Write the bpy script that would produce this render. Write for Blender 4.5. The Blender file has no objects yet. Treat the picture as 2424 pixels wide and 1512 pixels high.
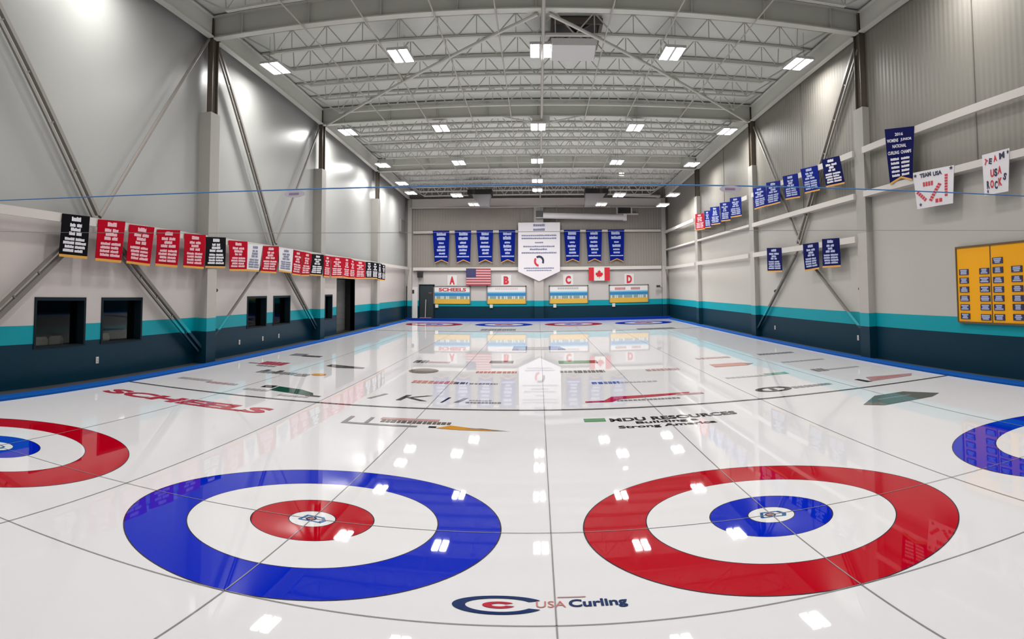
import bpy, bmesh, math, random
from mathutils import Vector, Matrix
random.seed(7)
C = bpy.context.scene.collection
scene = bpy.context.scene

# ------------------------------------------------------------------ camera (wide panoramic lens), world, exposure
CAM_H = 2.22882
F, CX, CY, KY = 1517.3102, 1267.31933, 579.07486, 1.09          # fitted on the 2424 x 1512 frame
YAW, PITCH, ROLL = 0.00381, 0.05963, 0.007
def cam_axes():
    cy, sy, cp, sp, cr, sr = math.cos(YAW), math.sin(YAW), math.cos(PITCH), math.sin(PITCH), math.cos(ROLL), math.sin(ROLL)
    Rz = Matrix(((cy, sy, 0), (-sy, cy, 0), (0, 0, 1)))
    Rx = Matrix(((1, 0, 0), (0, cp, sp), (0, -sp, cp)))
    Ry = Matrix(((cr, 0, -sr), (0, 1, 0), (sr, 0, cr)))
    R = Ry @ Rx @ Rz
    return R[0], R[1], R[2]
cd = bpy.data.cameras.new('camera')
cam = bpy.data.objects.new('camera', cd); C.objects.link(cam)
rx, fy, uz = cam_axes()
M = Matrix(((rx[0], uz[0], -fy[0], 0), (rx[1], uz[1], -fy[1], 0), (rx[2], uz[2], -fy[2], CAM_H), (0, 0, 0, 1)))
cam.matrix_world = M
cd.type = 'PANO'
cd.panorama_type = 'EQUIRECTANGULAR'
cd.longitude_min = (0 - CX) / F
cd.longitude_max = (2424 - CX) / F
cd.latitude_max = CY / (F * KY)
cd.latitude_min = -(1512 - CY) / (F * KY)
cd.clip_start, cd.clip_end = 0.05, 200
scene.camera = cam

w = bpy.data.worlds.new('world'); scene.world = w; w.use_nodes = True
w.node_tree.nodes['Background'].inputs[0].default_value = (0.02, 0.02, 0.02, 1)
vs = scene.view_settings
vs.view_transform = 'Standard'; vs.look = 'None'; vs.gamma = 1.0; vs.use_curve_mapping = False
vs.exposure = 0.0
LAMP = 118.0                                                     # radiance of the ceiling light diffusers
try:
    scene.cycles.use_denoising = True
    scene.cycles.max_bounces = 9
    scene.cycles.diffuse_bounces = 5
    scene.cycles.glossy_bounces = 4
    scene.cycles.transparent_max_bounces = 8
    scene.cycles.caustics_reflective = False
    scene.cycles.caustics_refractive = False
except Exception:
    pass

# ------------------------------------------------------------------ hall dimensions (metres; camera at x = y = 0)
XL, XR = -9.95, 9.75            # wall planes
YB, YF = -3.5, 47.4             # wall behind the camera, far wall
FXL, FXR = -9.55, 9.52          # inner faces of columns, girts and eave beams
def zdeck(y): return 10.75 - 0.036 * y
COLS = [6.6, 17.15, 27.4, 37.65]
GIRD = [6.85, 17.1, 27.35, 37.6]
ICE_X, ICE_Y0, ICE_Y1 = 9.1, -0.5, 44.7
TEE, TEE2 = 6.041, 40.79
SHEET = [-6.657, -2.184, 2.230, 6.717]

# ------------------------------------------------------------------ materials
def lin(c): return tuple(((v / 255 + 0.055) / 1.055) ** 2.4 if v > 10 else v / 255 / 12.92 for v in c)
_m = {}
def mat(name, rgb, rough=0.5, spec=0.5, metal=0.0, ior=None, noise=0.0, k=0.66):
    if name in _m: return _m[name]
    m = bpy.data.materials.new(name); m.use_nodes = True
    nt = m.node_tree; b = nt.nodes['Principled BSDF']
    c = tuple(v * k for v in lin(rgb))
    b.inputs['Base Color'].default_value = (*c, 1)
    b.inputs['Roughness'].default_value = rough
    b.inputs['Metallic'].default_value = metal
    b.inputs['Specular IOR Level'].default_value = spec
    if ior: b.inputs['IOR'].default_value = ior
    if noise:
        g = nt.nodes.new('ShaderNodeNewGeometry'); n = nt.nodes.new('ShaderNodeTexNoise'); n.inputs['Scale'].default_value = 3.0
        n.inputs['Detail'].default_value = 4
        r = nt.nodes.new('ShaderNodeMapRange'); r.inputs[3].default_value = 1 - noise; r.inputs[4].default_value = 1 + noise
        x = nt.nodes.new('ShaderNodeVectorMath'); x.operation = 'SCALE'; x.inputs[0].default_value = c
        nt.links.new(g.outputs['Position'], n.inputs['Vector']); nt.links.new(n.outputs['Fac'], r.inputs[0])
        nt.links.new(r.outputs[0], x.inputs['Scale']); nt.links.new(x.outputs[0], b.inputs['Base Color'])
    _m[name] = m
    return m

def wall_mat(name, upper, lower, axis=None, rib_z=99.0, split=3.5, rough=0.4, pitch=0.2, spec=0.18):
    """painted wall: navy dado, teal stripe, light wall above; optional vertical ribs above rib_z"""
    m = bpy.data.materials.new(name); m.use_nodes = True
    nt = m.node_tree; L = nt.links.new; b = nt.nodes['Principled BSDF']
    g = nt.nodes.new('ShaderNodeNewGeometry'); s = nt.nodes.new('ShaderNodeSeparateXYZ'); L(g.outputs['Position'], s.inputs[0])
    d = nt.nodes.new('ShaderNodeMath'); d.operation = 'DIVIDE'; d.inputs[1].default_value = 12.0; L(s.outputs['Z'], d.inputs[0])
    r = nt.nodes.new('ShaderNodeValToRGB'); r.color_ramp.interpolation = 'CONSTANT'
    e = r.color_ramp.elements
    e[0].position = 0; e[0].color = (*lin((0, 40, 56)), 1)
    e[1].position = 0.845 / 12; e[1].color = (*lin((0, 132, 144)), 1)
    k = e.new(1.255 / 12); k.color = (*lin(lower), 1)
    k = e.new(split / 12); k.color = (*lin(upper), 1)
    L(d.outputs[0], r.inputs[0])
    n = nt.nodes.new('ShaderNodeTexNoise'); n.inputs['Scale'].default_value = 0.6; n.inputs['Detail'].default_value = 3; L(g.outputs['Position'], n.inputs['Vector'])
    mr = nt.nodes.new('ShaderNodeMapRange'); mr.inputs[3].default_value = 0.97; mr.inputs[4].default_value = 1.03; L(n.outputs['Fac'], mr.inputs[0])
    sc = nt.nodes.new('ShaderNodeVectorMath'); sc.operation = 'SCALE'; L(r.outputs[0], sc.inputs[0]); L(mr.outputs[0], sc.inputs['Scale'])
    L(sc.outputs[0], b.inputs['Base Color'])
    b.inputs['Roughness'].default_value = rough
    b.inputs['Specular IOR Level'].default_value = spec
    if axis:
        mu = nt.nodes.new('ShaderNodeMath'); mu.operation = 'MULTIPLY'; mu.inputs[1].default_value = 2 * math.pi / pitch; L(s.outputs[axis], mu.inputs[0])
        si = nt.nodes.new('ShaderNodeMath'); si.operation = 'SINE'; L(mu.outputs[0], si.inputs[0])
        gt = nt.nodes.new('ShaderNodeMath'); gt.operation = 'GREATER_THAN'; gt.inputs[1].default_value = rib_z; L(s.outputs['Z'], gt.inputs[0])
        mm = nt.nodes.new('ShaderNodeMath'); mm.operation = 'MULTIPLY'; L(si.outputs[0], mm.inputs[0]); L(gt.outputs[0], mm.inputs[1])
        bp = nt.nodes.new('ShaderNodeBump'); bp.inputs['Strength'].default_value = 0.22; bp.inputs['Distance'].default_value = 0.02
        L(mm.outputs[0], bp.inputs['Height']); L(bp.outputs[0], b.inputs['Normal'])
    _m[name] = m
    return m

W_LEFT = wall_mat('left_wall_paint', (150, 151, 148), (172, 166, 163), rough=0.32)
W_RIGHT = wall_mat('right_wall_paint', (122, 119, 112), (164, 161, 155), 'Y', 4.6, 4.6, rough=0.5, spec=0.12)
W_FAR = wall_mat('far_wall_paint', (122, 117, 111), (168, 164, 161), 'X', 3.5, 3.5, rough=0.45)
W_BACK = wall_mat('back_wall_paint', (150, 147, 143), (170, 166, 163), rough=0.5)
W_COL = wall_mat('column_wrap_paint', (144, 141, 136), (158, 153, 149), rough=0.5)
STEEL = mat('painted_steel', (198, 199, 191), 0.5, noise=0.03, k=0.9)
STEEL_SHADED = mat('shaded_column_steel', (96, 86, 74), 0.5, 0.3)  # light grey steel, darkened to carry the shade on the upper posts
GIRT = mat('girt_paint', (214, 208, 202), 0.5)
DECK = mat('roof_deck_paint', (216, 219, 213), 0.6, noise=0.04, k=0.84)
BANDED = wall_mat('banded_brace_paint', (104, 100, 95), (104, 100, 95), rough=0.5)
RODM = mat('brace_steel', (150, 145, 138), 0.5, 0.3)
CONDUIT = mat('conduit_paint', (200, 196, 188), 0.5)

def ice_like(name, rgb, rough=0.022, k=0.64):
    m = mat(name, rgb, rough, 0.5, ior=1.26, k=k)
    return m
ICE = ice_like('pebbled_ice', (201, 200, 202), k=1)
P_RED = ice_like('red_ice_paint', (160, 0, 22), k=1); P_BLUE = ice_like('blue_ice_paint', (0, 30, 166), k=1); P_WHITE = ice_like('white_ice_paint', (204, 203, 204), k=1)
P_LINE = ice_like('thin_line_paint', (128, 124, 124), k=1); P_DARK = ice_like('dark_line_paint', (84, 81, 80), k=0.9); P_EDGE = ice_like('ring_edge_paint', (58, 46, 60))
P_NAVY = ice_like('navy_ice_paint', (28, 52, 105)); P_BLACK = ice_like('black_ice_paint', (40, 40, 42)); P_GREY = ice_like('grey_ice_paint', (150, 147, 148))
P_GREEN = ice_like('green_ice_paint', (84, 150, 92)); P_DGREEN = ice_like('dark_green_ice_paint', (38, 92, 76)); P_OLIVE = ice_like('olive_ice_paint', (112, 113, 103))
P_ORANGE = ice_like('orange_ice_paint', (226, 156, 40)); P_PINK = ice_like('pink_ice_paint', (206, 160, 160)); P_CRIM = ice_like('crimson_ice_paint', (200, 40, 66))
P_STEELB = ice_like('steel_blue_ice_paint', (92, 118, 178)); P_SAL = ice_like('salmon_ice_paint', (216, 132, 122)); P_PALE = ice_like('pale_grey_ice_paint', (196, 193, 194))
P_SKY = ice_like('sky_ice_paint', (96, 160, 205)); P_TEAL = ice_like('teal_ice_paint', (120, 176, 160)); P_BROWN = ice_like('brown_ice_paint', (112, 100, 92))

RED_C = mat('red_cloth', (182, 2, 34), 0.85, 0.05); BLACK_C = mat('black_cloth', (18, 18, 22), 0.9, 0.05); WHITE_C = mat('white_cloth', (232, 228, 232), 0.8, 0.2)
BLUE_C = mat('blue_cloth', (12, 32, 128), 0.85, 0.05); NAVY_C = mat('navy_cloth', (12, 18, 84), 0.85, 0.05); GOLD = mat('gold_fringe', (222, 160, 50), 0.7)
INK_W = mat('white_lettering', (232, 230, 238), 0.7); INK_P = mat('pale_pink_lettering', (240, 190, 198), 0.7); INK_N = mat('grey_blue_lettering', (122, 128, 158), 0.7)
INK_B = mat('pale_blue_lettering', (176, 186, 222), 0.7); INK_R = mat('red_lettering', (205, 32, 56), 0.7); INK_K = mat('navy_lettering', (32, 36, 70), 0.7)
BLACK = mat('black_plastic', (14, 12, 12), 0.5); DARK = mat('dark_metal', (40, 40, 42), 0.5); WHITE = mat('white_plastic', (226, 224, 222), 0.5)
FRAME = mat('window_frame_paint', (6, 30, 40), 0.6, 0.15); LOUNGE = mat('lounge_dark', (44, 44, 42), 0.8); LSEAT = mat('lounge_pale', (200, 196, 186), 0.7)
YELLOW = mat('yellow_board', (236, 164, 0), 0.6, 0.2, k=0.8); BLUEB = mat('bumper_blue', (0, 84, 170), 0.7, 0.08); CARPET = mat('walkway_carpet', (46, 44, 52), 0.9); REDC = mat('far_carpet', (70, 34, 38), 0.9)
GREYM = mat('grey_sheet_metal', (176, 174, 176), 0.45); CORD = mat('blue_cord', (60, 116, 172), 0.6, k=1); WIREM = mat('grey_wire', (150, 152, 150), 0.5)
DOORM = mat('grey_door', (88, 90, 88), 0.55); DOORK = mat('dark_door', (22, 40, 44), 0.5)
def glass():
    m = bpy.data.materials.new('window_glass'); m.use_nodes = True; nt = m.node_tree
    for n in list(nt.nodes):
        if n.type == 'BSDF_PRINCIPLED': nt.nodes.remove(n)
    t = nt.nodes.new('ShaderNodeBsdfTransparent'); t.inputs[0].default_value = (0.75, 0.77, 0.76, 1); gl = nt.nodes.new('ShaderNodeBsdfGlossy'); gl.inputs['Roughness'].default_value = 0.03
    fr = nt.nodes.new('ShaderNodeFresnel'); fr.inputs[0].default_value = 1.2; mx = nt.nodes.new('ShaderNodeMixShader')
    nt.links.new(fr.outputs[0], mx.inputs[0]); nt.links.new(t.outputs[0], mx.inputs[1]); nt.links.new(gl.outputs[0], mx.inputs[2])
    nt.links.new(mx.outputs[0], nt.nodes['Material Output'].inputs[0]); return m
GLASS = glass()
def lamp_mat():
    m = bpy.data.materials.new('light_diffuser'); m.use_nodes = True; nt = m.node_tree; b = nt.nodes['Principled BSDF']
    b.inputs['Base Color'].default_value = (0.9, 0.9, 0.9, 1)
    b.inputs['Emission Color'].default_value = (1.0, 0.985, 0.965, 1); b.inputs['Emission Strength'].default_value = LAMP
    return m
LIGHT = lamp_mat()
YLAMP = mat('small_lamp', (240, 240, 220)); YLAMP.node_tree.nodes['Principled BSDF'].inputs['Emission Color'].default_value = (1, 0.97, 0.8, 1); YLAMP.node_tree.nodes['Principled BSDF'].inputs['Emission Strength'].default_value = 4.0

# ------------------------------------------------------------------ mesh helpers
class MB:
    def __init__(s): s.v = []; s.f = []; s.mi = []
    def poly(s, pts, m=0):
        i = len(s.v); s.v += [tuple(p) for p in pts]; s.f.append(tuple(range(i, i + len(pts)))); s.mi.append(m); return s
    def box(s, x0, x1, y0, y1, z0, z1, m=0):
        p = [(x0, y0, z0), (x1, y0, z0), (x1, y1, z0), (x0, y1, z0), (x0, y0, z1), (x1, y0, z1), (x1, y1, z1), (x0, y1, z1)]
        return s.hexa(p, m)
    def hexa(s, p, m=0):
        i = len(s.v); s.v += [tuple(q) for q in p]
        for f in ((0, 3, 2, 1), (4, 5, 6, 7), (0, 1, 5, 4), (1, 2, 6, 5), (2, 3, 7, 6), (3, 0, 4, 7)):
            s.f.append(tuple(i + k for k in f)); s.mi.append(m)
        return s
    def bar(s, a, b, wd, ht, m=0, up=(0, 0, 1)):
        a, b = Vector(a), Vector(b); d = (b - a).normalized(); u = Vector(up)
        if abs(d.dot(u)) > 0.98: u = Vector((0, 1, 0))
        sx = d.cross(u).normalized(); sz = sx.cross(d).normalized()
        P = []
        for c in (a, b):
            for (i, j) in ((-1, -1), (1, -1), (1, 1), (-1, 1)): P.append(c + sx * (i * wd / 2) + sz * (j * ht / 2))
        return s.hexa([P[0], P[1], P[5], P[4], P[3], P[2], P[6], P[7]], m)
    def tube(s, a, b, r, n=8, m=0, r2=None):
        a, b = Vector(a), Vector(b); d = (b - a).normalized(); u = Vector((0, 0, 1)) if abs(d.z) < 0.9 else Vector((0, 1, 0))
        sx = d.cross(u).normalized(); sz = sx.cross(d).normalized(); i0 = len(s.v); r2 = r if r2 is None else r2
        for c, rr in ((a, r), (b, r2)):
            for k in range(n):
                t = 2 * math.pi * k / n; s.v.append(tuple(c + sx * math.cos(t) * rr + sz * math.sin(t) * rr))
        for k in range(n):
            s.f.append((i0 + k, i0 + (k + 1) % n, i0 + n + (k + 1) % n, i0 + n + k)); s.mi.append(m)
        s.f.append(tuple(i0 + k for k in range(n))[::-1]); s.mi.append(m)
        s.f.append(tuple(i0 + n + k for k in range(n))); s.mi.append(m)
        return s
    def polyline(s, pts, r, n=6, m=0):
        for a, b in zip(pts, pts[1:]): s.tube(a, b, r, n, m)
        return s
    def ring(s, cx, cy, z, r0, r1, n=128, m=0, a0=0.0, a1=2 * math.pi, sx=1.0, sy=1.0):
        for k in range(n):
            t0 = a0 + (a1 - a0) * k / n; t1 = a0 + (a1 - a0) * (k + 1) / n
            q = lambda r, t: (cx + r * sx * math.cos(t), cy + r * sy * math.sin(t), z)
            if r0 <= 0: s.poly([(cx, cy, z), q(r1, t0), q(r1, t1)], m)
            else: s.poly([q(r0, t0), q(r1, t0), q(r1, t1), q(r0, t1)], m)
        return s
    def prism(s, pts2, y0, y1, m=0, plane='xz'):
        f = (lambda p, d: (p[0], d, p[1])) if plane == 'xz' else ((lambda p, d: (d, p[0], p[1])) if plane == 'yz' else (lambda p, d: (p[0], p[1], d)))
        s.poly([f(p, y0) for p in pts2], m); s.poly([f(p, y1) for p in pts2][::-1], m)
        for a, b in zip(pts2, pts2[1:] + pts2[:1]): s.poly([f(a, y0), f(b, y0), f(b, y1), f(a, y1)][::-1], m)
        return s
    def mesh(s, name, mats, off=(0, 0, 0)):
        me = bpy.data.meshes.new(name)
        me.from_pydata([(v[0] - off[0], v[1] - off[1], v[2] - off[2]) for v in s.v], [], s.f)
        for m in (mats if isinstance(mats, (list, tuple)) else [mats]): me.materials.append(m)
        me.polygons.foreach_set('material_index', s.mi); me.update()
        return me
def world_of(o):
    v = Vector((0, 0, 0))
    while o: v += o.location; o = o.parent
    return v
def obj(name, mb, mats, parent=None, loc=None, bevel=0.0):
    """mesh built in world coordinates; becomes a part of PARENT or a top-level mesh with its origin at LOC"""
    off = world_of(parent) if parent else Vector(loc or (0, 0, 0))
    o = bpy.data.objects.new(name, mb.mesh(name, mats, off)); C.objects.link(o)
    if parent: o.parent = parent
    else: o.location = off
    if bevel:
        b = o.modifiers.new('bevel', 'BEVEL'); b.width = bevel; b.segments = 2; b.limit_method = 'ANGLE'
    return o
def tag(o, label, cat, group=None, kind=None):
    if label: o['label'] = label
    if cat: o['category'] = cat
    if group: o['group'] = group
    if kind: o['kind'] = kind
    return o
def thing(name, label, cat, loc, group=None):
    o = bpy.data.objects.new(name, None); C.objects.link(o); o.location = loc; o.empty_display_size = 0.1
    return tag(o, label, cat, group)
def struct(name, mb, mats, parent=None, loc=None):
    o = obj(name, mb, mats, parent, loc)
    if not parent: o['kind'] = 'structure'
    return o
def dup(root, loc, label, group=None, parent=None):
    r = root.copy(); C.objects.link(r)
    if parent: r.parent = parent
    else:
        r.location = loc; r['label'] = label
        if group: r['group'] = group
    for ch in list(root.children): dup(ch, None, None, None, r)
    return r
ORD = ['first', 'second', 'third', 'fourth', 'fifth', 'sixth', 'seventh', 'eighth', 'ninth', 'tenth', 'eleventh', 'twelfth', 'thirteenth', 'fourteenth', 'fifteenth', 'sixteenth']

# text as outlines in a unit frame: returns triangles/ngons with x in 0..1, y in 0..1
_tc = {}
def text_polys(s, bold=0.02):
    key = (s, bold)
    if key in _tc: return _tc[key]
    cu = bpy.data.curves.new('lettering', 'FONT'); cu.body = s; cu.offset = bold; cu.resolution_u = 3; cu.fill_mode = 'FRONT' if hasattr(cu, 'fill_mode') else 'NONE'
    try: cu.dimensions = '2D'
    except Exception: pass
    o = bpy.data.objects.new('lettering', cu); C.objects.link(o)
    dg = bpy.context.evaluated_depsgraph_get(); dg.update()
    me = bpy.data.meshes.new_from_object(o.evaluated_get(dg))
    P = [[tuple(me.vertices[i].co[:2]) for i in p.vertices] for p in me.polygons]
    bpy.data.objects.remove(o); bpy.data.curves.remove(cu); bpy.data.meshes.remove(me)
    xs = [q[0] for p in P for q in p]; ys = [q[1] for p in P for q in p]
    x0, x1, y0, y1 = min(xs), max(xs), min(ys), max(ys)
    P = [[((q[0] - x0) / (x1 - x0), (q[1] - y0) / (y1 - y0)) for q in p] for p in P]
    _tc[key] = P
    return P

# ------------------------------------------------------------------ floor: ice, walkways, bumpers
b = MB().box(-ICE_X, ICE_X, ICE_Y0, ICE_Y1, -0.2, 0.0)
FLOOR = struct('floor', b, ICE)
b = MB()
for x0, x1, y0, y1 in ((XL, -ICE_X, YB, YF), (ICE_X, XR, YB, YF), (-ICE_X, ICE_X, YB, ICE_Y0)): b.box(x0, x1, y0, y1, -0.2, -0.01)
b.box(-ICE_X, ICE_X, ICE_Y1, YF, -0.2, -0.01, 1)
struct('floor_walkway', b, [CARPET, REDC])
def bumper(name, label, x0, x1, y0, y1, h, m=None):
    o = obj(name, MB().box(x0, x1, y0, y1, -0.01, h), m or BLUEB, None, ((x0 + x1) / 2, (y0 + y1) / 2, 0), bevel=0.02)
    tag(o, label, 'bumper', 'blue bumpers around the ice')
bumper('ice_bumper', 'blue foam bumper along the left edge of the ice', -9.36, -9.1, ICE_Y0, ICE_Y1, 0.06)
bumper('ice_bumper', 'blue foam bumper along the right edge of the ice', 9.1, 9.36, ICE_Y0, ICE_Y1, 0.06)
bumper('ice_bumper', 'blue foam bumper across the far end of the ice', -9.36, 9.36, ICE_Y1 + 0.002, ICE_Y1 + 0.26, 0.17, mat('far_bumper_blue', (0, 44, 140), 0.7, 0.08))

# painted lines in the ice (parts of the floor)
def line(label, x0, x1, y0, y1, m=P_LINE, z=0.006):
    o = obj('marking', MB().poly([(x0, y0, z), (x1, y0, z), (x1, y1, z), (x0, y1, z)]), m, FLOOR); o['label'] = label
h = 0.0055
for t, s, nm in ((TEE, 1, 'near'), (TEE2, -1, 'far')):
    line('thin tee line across the %s houses' % nm, -ICE_X, ICE_X, t - h, t + h)
    line('thin back line behind the %s houses' % nm, -ICE_X, ICE_X, t - s * 1.829 - h, t - s * 1.829 + h)
    line('thick dark hog line at the %s end' % nm, -ICE_X, ICE_X, t + s * 6.401 - 0.05, t + s * 6.401 + 0.05, P_DARK)
for i, x in enumerate(SHEET):
    line('thin centre line of the %s sheet from the left' % ORD[i], x - h, x + h, 2.4, 44.4)
for i, x in enumerate((-4.43, 0.102, 4.42)):
    line('thin divider line between sheets, %s from the left' % ORD[i], x - 0.005, x + 0.005, ICE_Y0, ICE_Y1, P_LINE)

# houses
def make_house(x, y, outer, inner, label, grp, emblem=True):
    t = thing('curling_house', label, 'target', (x, y, 0), grp)
    z = 0.003; e = 0.012
    def annulus(name, r0, r1, m, edge0=True, edge1=True):
        b = MB()
        if edge1: b.ring(x, y, z, r1 - e, r1, m=1)
        if edge0 and r0 > 0: b.ring(x, y, z, r0, r0 + e, m=1)
        b.ring(x, y, z, r0 + (e if edge0 and r0 > 0 else 0), r1 - (e if edge1 else 0))
        return obj(name, b, [m, P_EDGE], t)
    annulus('outer_ring', 1.219, 1.829, outer)
    annulus('white_ring', 0.61, 1.219, P_WHITE, False, False)
    annulus('inner_ring', 0.225, 0.61, inner)
    bt = annulus('button', 0, 0.225, P_WHITE, False, False)
    if emblem:
        b = MB(); zz = 0.005
        pts = [(-0.13, -0.05), (-0.085, 0.095), (0.10, 0.075), (0.15, -0.02), (0.12, -0.095), (0.02, -0.075), (-0.12, -0.07)]
        n = len(pts)
        for k in range(n):
            a, c = pts[k], pts[(k + 1) % n]
            q = lambda p, s: (x + p[0] * s, y + p[1] * s, zz)
            b.poly([q(a, 0.72), q(c, 0.72), q(c, 1), q(a, 1)], 0)
        b.ring(x - 0.01, y, zz, 0.035, 0.055, 24, 1); b.ring(x - 0.01, y, zz, 0, 0.03, 20, 2)
        obj('emblem', b, [ice_like('emblem_blue_paint', (48, 96, 150), k=0.8), P_NAVY, P_SAL], bt)
    return t
kinds = [(P_RED, P_BLUE, 'red', 'blue'), (P_BLUE, P_RED, 'blue', 'red'), (P_RED, P_BLUE, 'red', 'blue'), (P_BLUE, P_RED, 'blue', 'red')]
near_l = ['near red-ringed house with blue inner circle, cut off at the left of the picture', 'near blue-ringed house with red inner circle, left of the centre line',
          'near red-ringed house with blue inner circle, right of the centre line', 'near blue-ringed house cut off at the right of the picture']
for i, x in enumerate(SHEET):
    o, n, on, inn = kinds[i]
    make_house(x, TEE, o, n, near_l[i], 'houses at the near end of the ice')
    make_house(x, TEE2, o, n, 'far %s-ringed house in front of scoreboard %s' % (on, 'ABCD'[i]), 'houses at the far end of the ice', False)

# sponsor marks painted in the ice
def logo(label, parts):
    """parts: ('r',x0,x1,y0,y1,mat) rectangle | ('q',[pts],mat) polygon | ('t',text,x0,x1,y0,y1,mat,bold) | ('e',cx,cy,rx,ry,mat) | ('g',x0,x1,y0,y1,mat) small lettering | ('a',...) arc"""
    xs = []; mats = []; b = MB(); z = 0.0045
    def mi(m):
        if m not in mats: mats.append(m)
        return mats.index(m)
    for p in parts:
        if p[0] == 'r': b.poly([(p[1], p[3], z), (p[2], p[3], z), (p[2], p[4], z), (p[1], p[4], z)], mi(p[5]))
        elif p[0] == 'q': b.poly([(a[0], a[1], z) for a in p[1]], mi(p[2]))
        elif p[0] == 'e': b.ring(p[1], p[2], z, 0, 1, 40, mi(p[5]), sx=p[3], sy=p[4])
        elif p[0] == 'a': b.ring(p[1], p[2], z, p[5], 1, 64, mi(p[6]), p[7], p[8], p[3], p[4])
        elif p[0] == 't':
            sl = p[8] if len(p) > 8 else 0
            for q in text_polys(p[1], p[7]): b.poly([(p[2] + (p[3] - p[2]) * a[0] + sl * a[1], p[4] + (p[5] - p[4]) * a[1], z) for a in q], mi(p[6]))
        elif p[0] == 'g':
            x = p[1]; hh = p[4] - p[3]
            while x < p[2] - 0.02:
                wd = min(random.uniform(0.35, 0.7) * min(max(hh, 0.12), 0.24), p[2] - x)
                b.poly([(x, p[3], z), (x + wd * 0.8, p[3], z), (x + wd * 0.8, p[4], z), (x, p[4], z)], mi(p[5])); x += wd
        z += 0.00012
    xs = [v[0] for v in b.v]; ys = [v[1] for v in b.v]
    o = obj('ice_logo', b, mats, None, ((min(xs) + max(xs)) / 2, (min(ys) + max(ys)) / 2, 0))
    return tag(o, label, 'painted logo', 'sponsor marks in the ice')
logo('large red slanted sponsor lettering in the ice before the near hog line', [('t', 'SCHEELS', -8.72, -4.98, 10.84, 11.42, P_CRIM, 0.045, 0.1)])
logo('grey and pink logo with an orange swoosh, just before the near hog line', [('r', -3.38, -3.30, 10.8, 11.36, P_GREY), ('r', -3.0, -2.93, 10.86, 11.36, P_GREY), ('r', -3.38, -2.05, 10.72, 10.84, P_GREY),
     ('r', -2.8, -1.75, 11.24, 11.42, P_PINK), ('g', -2.75, -1.5, 11.0, 11.2, P_BROWN), ('r', -1.85, -1.72, 10.72, 10.84, P_BLACK),
     ('q', [(-1.72, 10.7), (-1.3, 10.62), (-0.6, 10.58), (-0.95, 10.7), (-1.5, 10.95)], P_ORANGE), ('q', [(-1.25, 10.72), (-0.95, 10.68), (-0.45, 10.55), (-0.95, 10.76)], P_BROWN)])
logo('green bar followed by three lines of black lettering before the near hog line', [('r', 0.79, 1.17, 11.26, 11.54, P_GREEN), ('t', 'MDU RESOURCES', 1.24, 3.55, 11.2, 11.5, P_BLACK, 0.035),
     ('t', 'Building a', 1.66, 2.75, 10.9, 11.14, P_BLACK, 0.03), ('t', 'Strong America', 1.32, 3.0, 10.58, 10.84, P_BLACK, 0.03)])
logo('olive grey slanted block logo at the right before the hog line', [('q', [(5.86, 10.72), (6.15, 10.42), (7.3, 10.5), (7.62, 10.72), (7.2, 11.42), (6.5, 11.4)], P_OLIVE), ('g', 6.35, 7.1, 10.95, 11.05, P_GREY)])
ucx, ucy = -0.285, 4.535
logo('blue open ring mark with red and navy lettering on the near centre divider', [('a', ucx, ucy, 0.325, 0.155, 0.72, P_NAVY, 0.5, 2 * math.pi - 0.5), ('a', ucx - 0.0, ucy, 0.115, 0.055, 0.45, P_CRIM, 0.55, 2 * math.pi - 0.35),
     ('t', 'USA', -0.03, 0.175, 4.495, 4.60, P_SAL, 0.0), ('t', 'Curling', 0.195, 0.60, 4.46, 4.62, P_NAVY, 0.03), ('r', 0.12, 0.32, 4.655, 4.67, P_PINK)])
logo('black K shaped mark with small grey lettering, just past the near hog line', [('q', [(-3.62, 13.3), (-3.52, 13.3), (-3.3, 14.0), (-3.4, 14.0)], P_GREY), ('t', 'K', -2.98, -2.3, 13.25, 13.95, P_BLACK, 0.0, 0.1),
     ('q', [(-2.02, 13.15), (-1.97, 13.15), (-1.87, 13.8), (-1.93, 13.8)], P_BLACK), ('q', [(-1.75, 13.2), (-1.65, 13.2), (-1.5, 13.75), (-1.6, 13.75)], P_GREY), ('g', -1.5, -0.75, 13.15, 13.3, P_GREY), ('g', -1.45, -0.95, 13.42, 13.55, P_PALE)])
logo('crimson swept logo with dark caption, right of centre past the hog line', [('q', [(0.95, 13.16), (1.5, 13.16), (1.7, 13.45), (3.25, 13.75), (3.3, 13.95), (1.55, 13.78), (1.35, 13.35), (0.95, 13.3)], P_CRIM), ('g', 1.6, 2.95, 13.2, 13.36, P_GREY), ('r', 2.95, 3.55, 13.6, 13.8, P_PINK)])
logo('dark green brush lettering past the left end of the hog line', [('r', -6.3, -6.0, 13.75, 14.1, P_BLACK), ('q', [(-5.95, 13.45), (-5.1, 13.2), (-4.75, 13.1), (-4.9, 13.5), (-5.3, 13.85), (-5.95, 14.05)], P_DGREEN), ('g', -6.5, -5.9, 13.2, 13.45, P_PALE), ('q', [(-4.95, 13.1), (-4.6, 13.05), (-4.6, 13.2), (-4.9, 13.25)], P_BROWN), ('g', -5.5, -4.8, 12.85, 13.05, P_PALE)])
logo('grey spaced lettering with orange mark on the left sheet', [('g', -7.5, -6.4, 16.0, 16.45, P_GREY), ('r', -7.45, -7.3, 16.3, 16.7, P_DARK), ('r', -7.05, -6.9, 16.1, 16.7, P_DARK), ('r', -6.35, -6.0, 15.9, 16.35, P_GREY), ('e', -5.8, 16.4, 0.2, 0.22, P_ORANGE)])
logo('faint pink and grey lettering by the left bumper past the hog line', [('g', -8.6, -7.7, 13.75, 14.05, P_PALE), ('g', -7.7, -6.9, 13.6, 13.85, P_PINK)])
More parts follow.
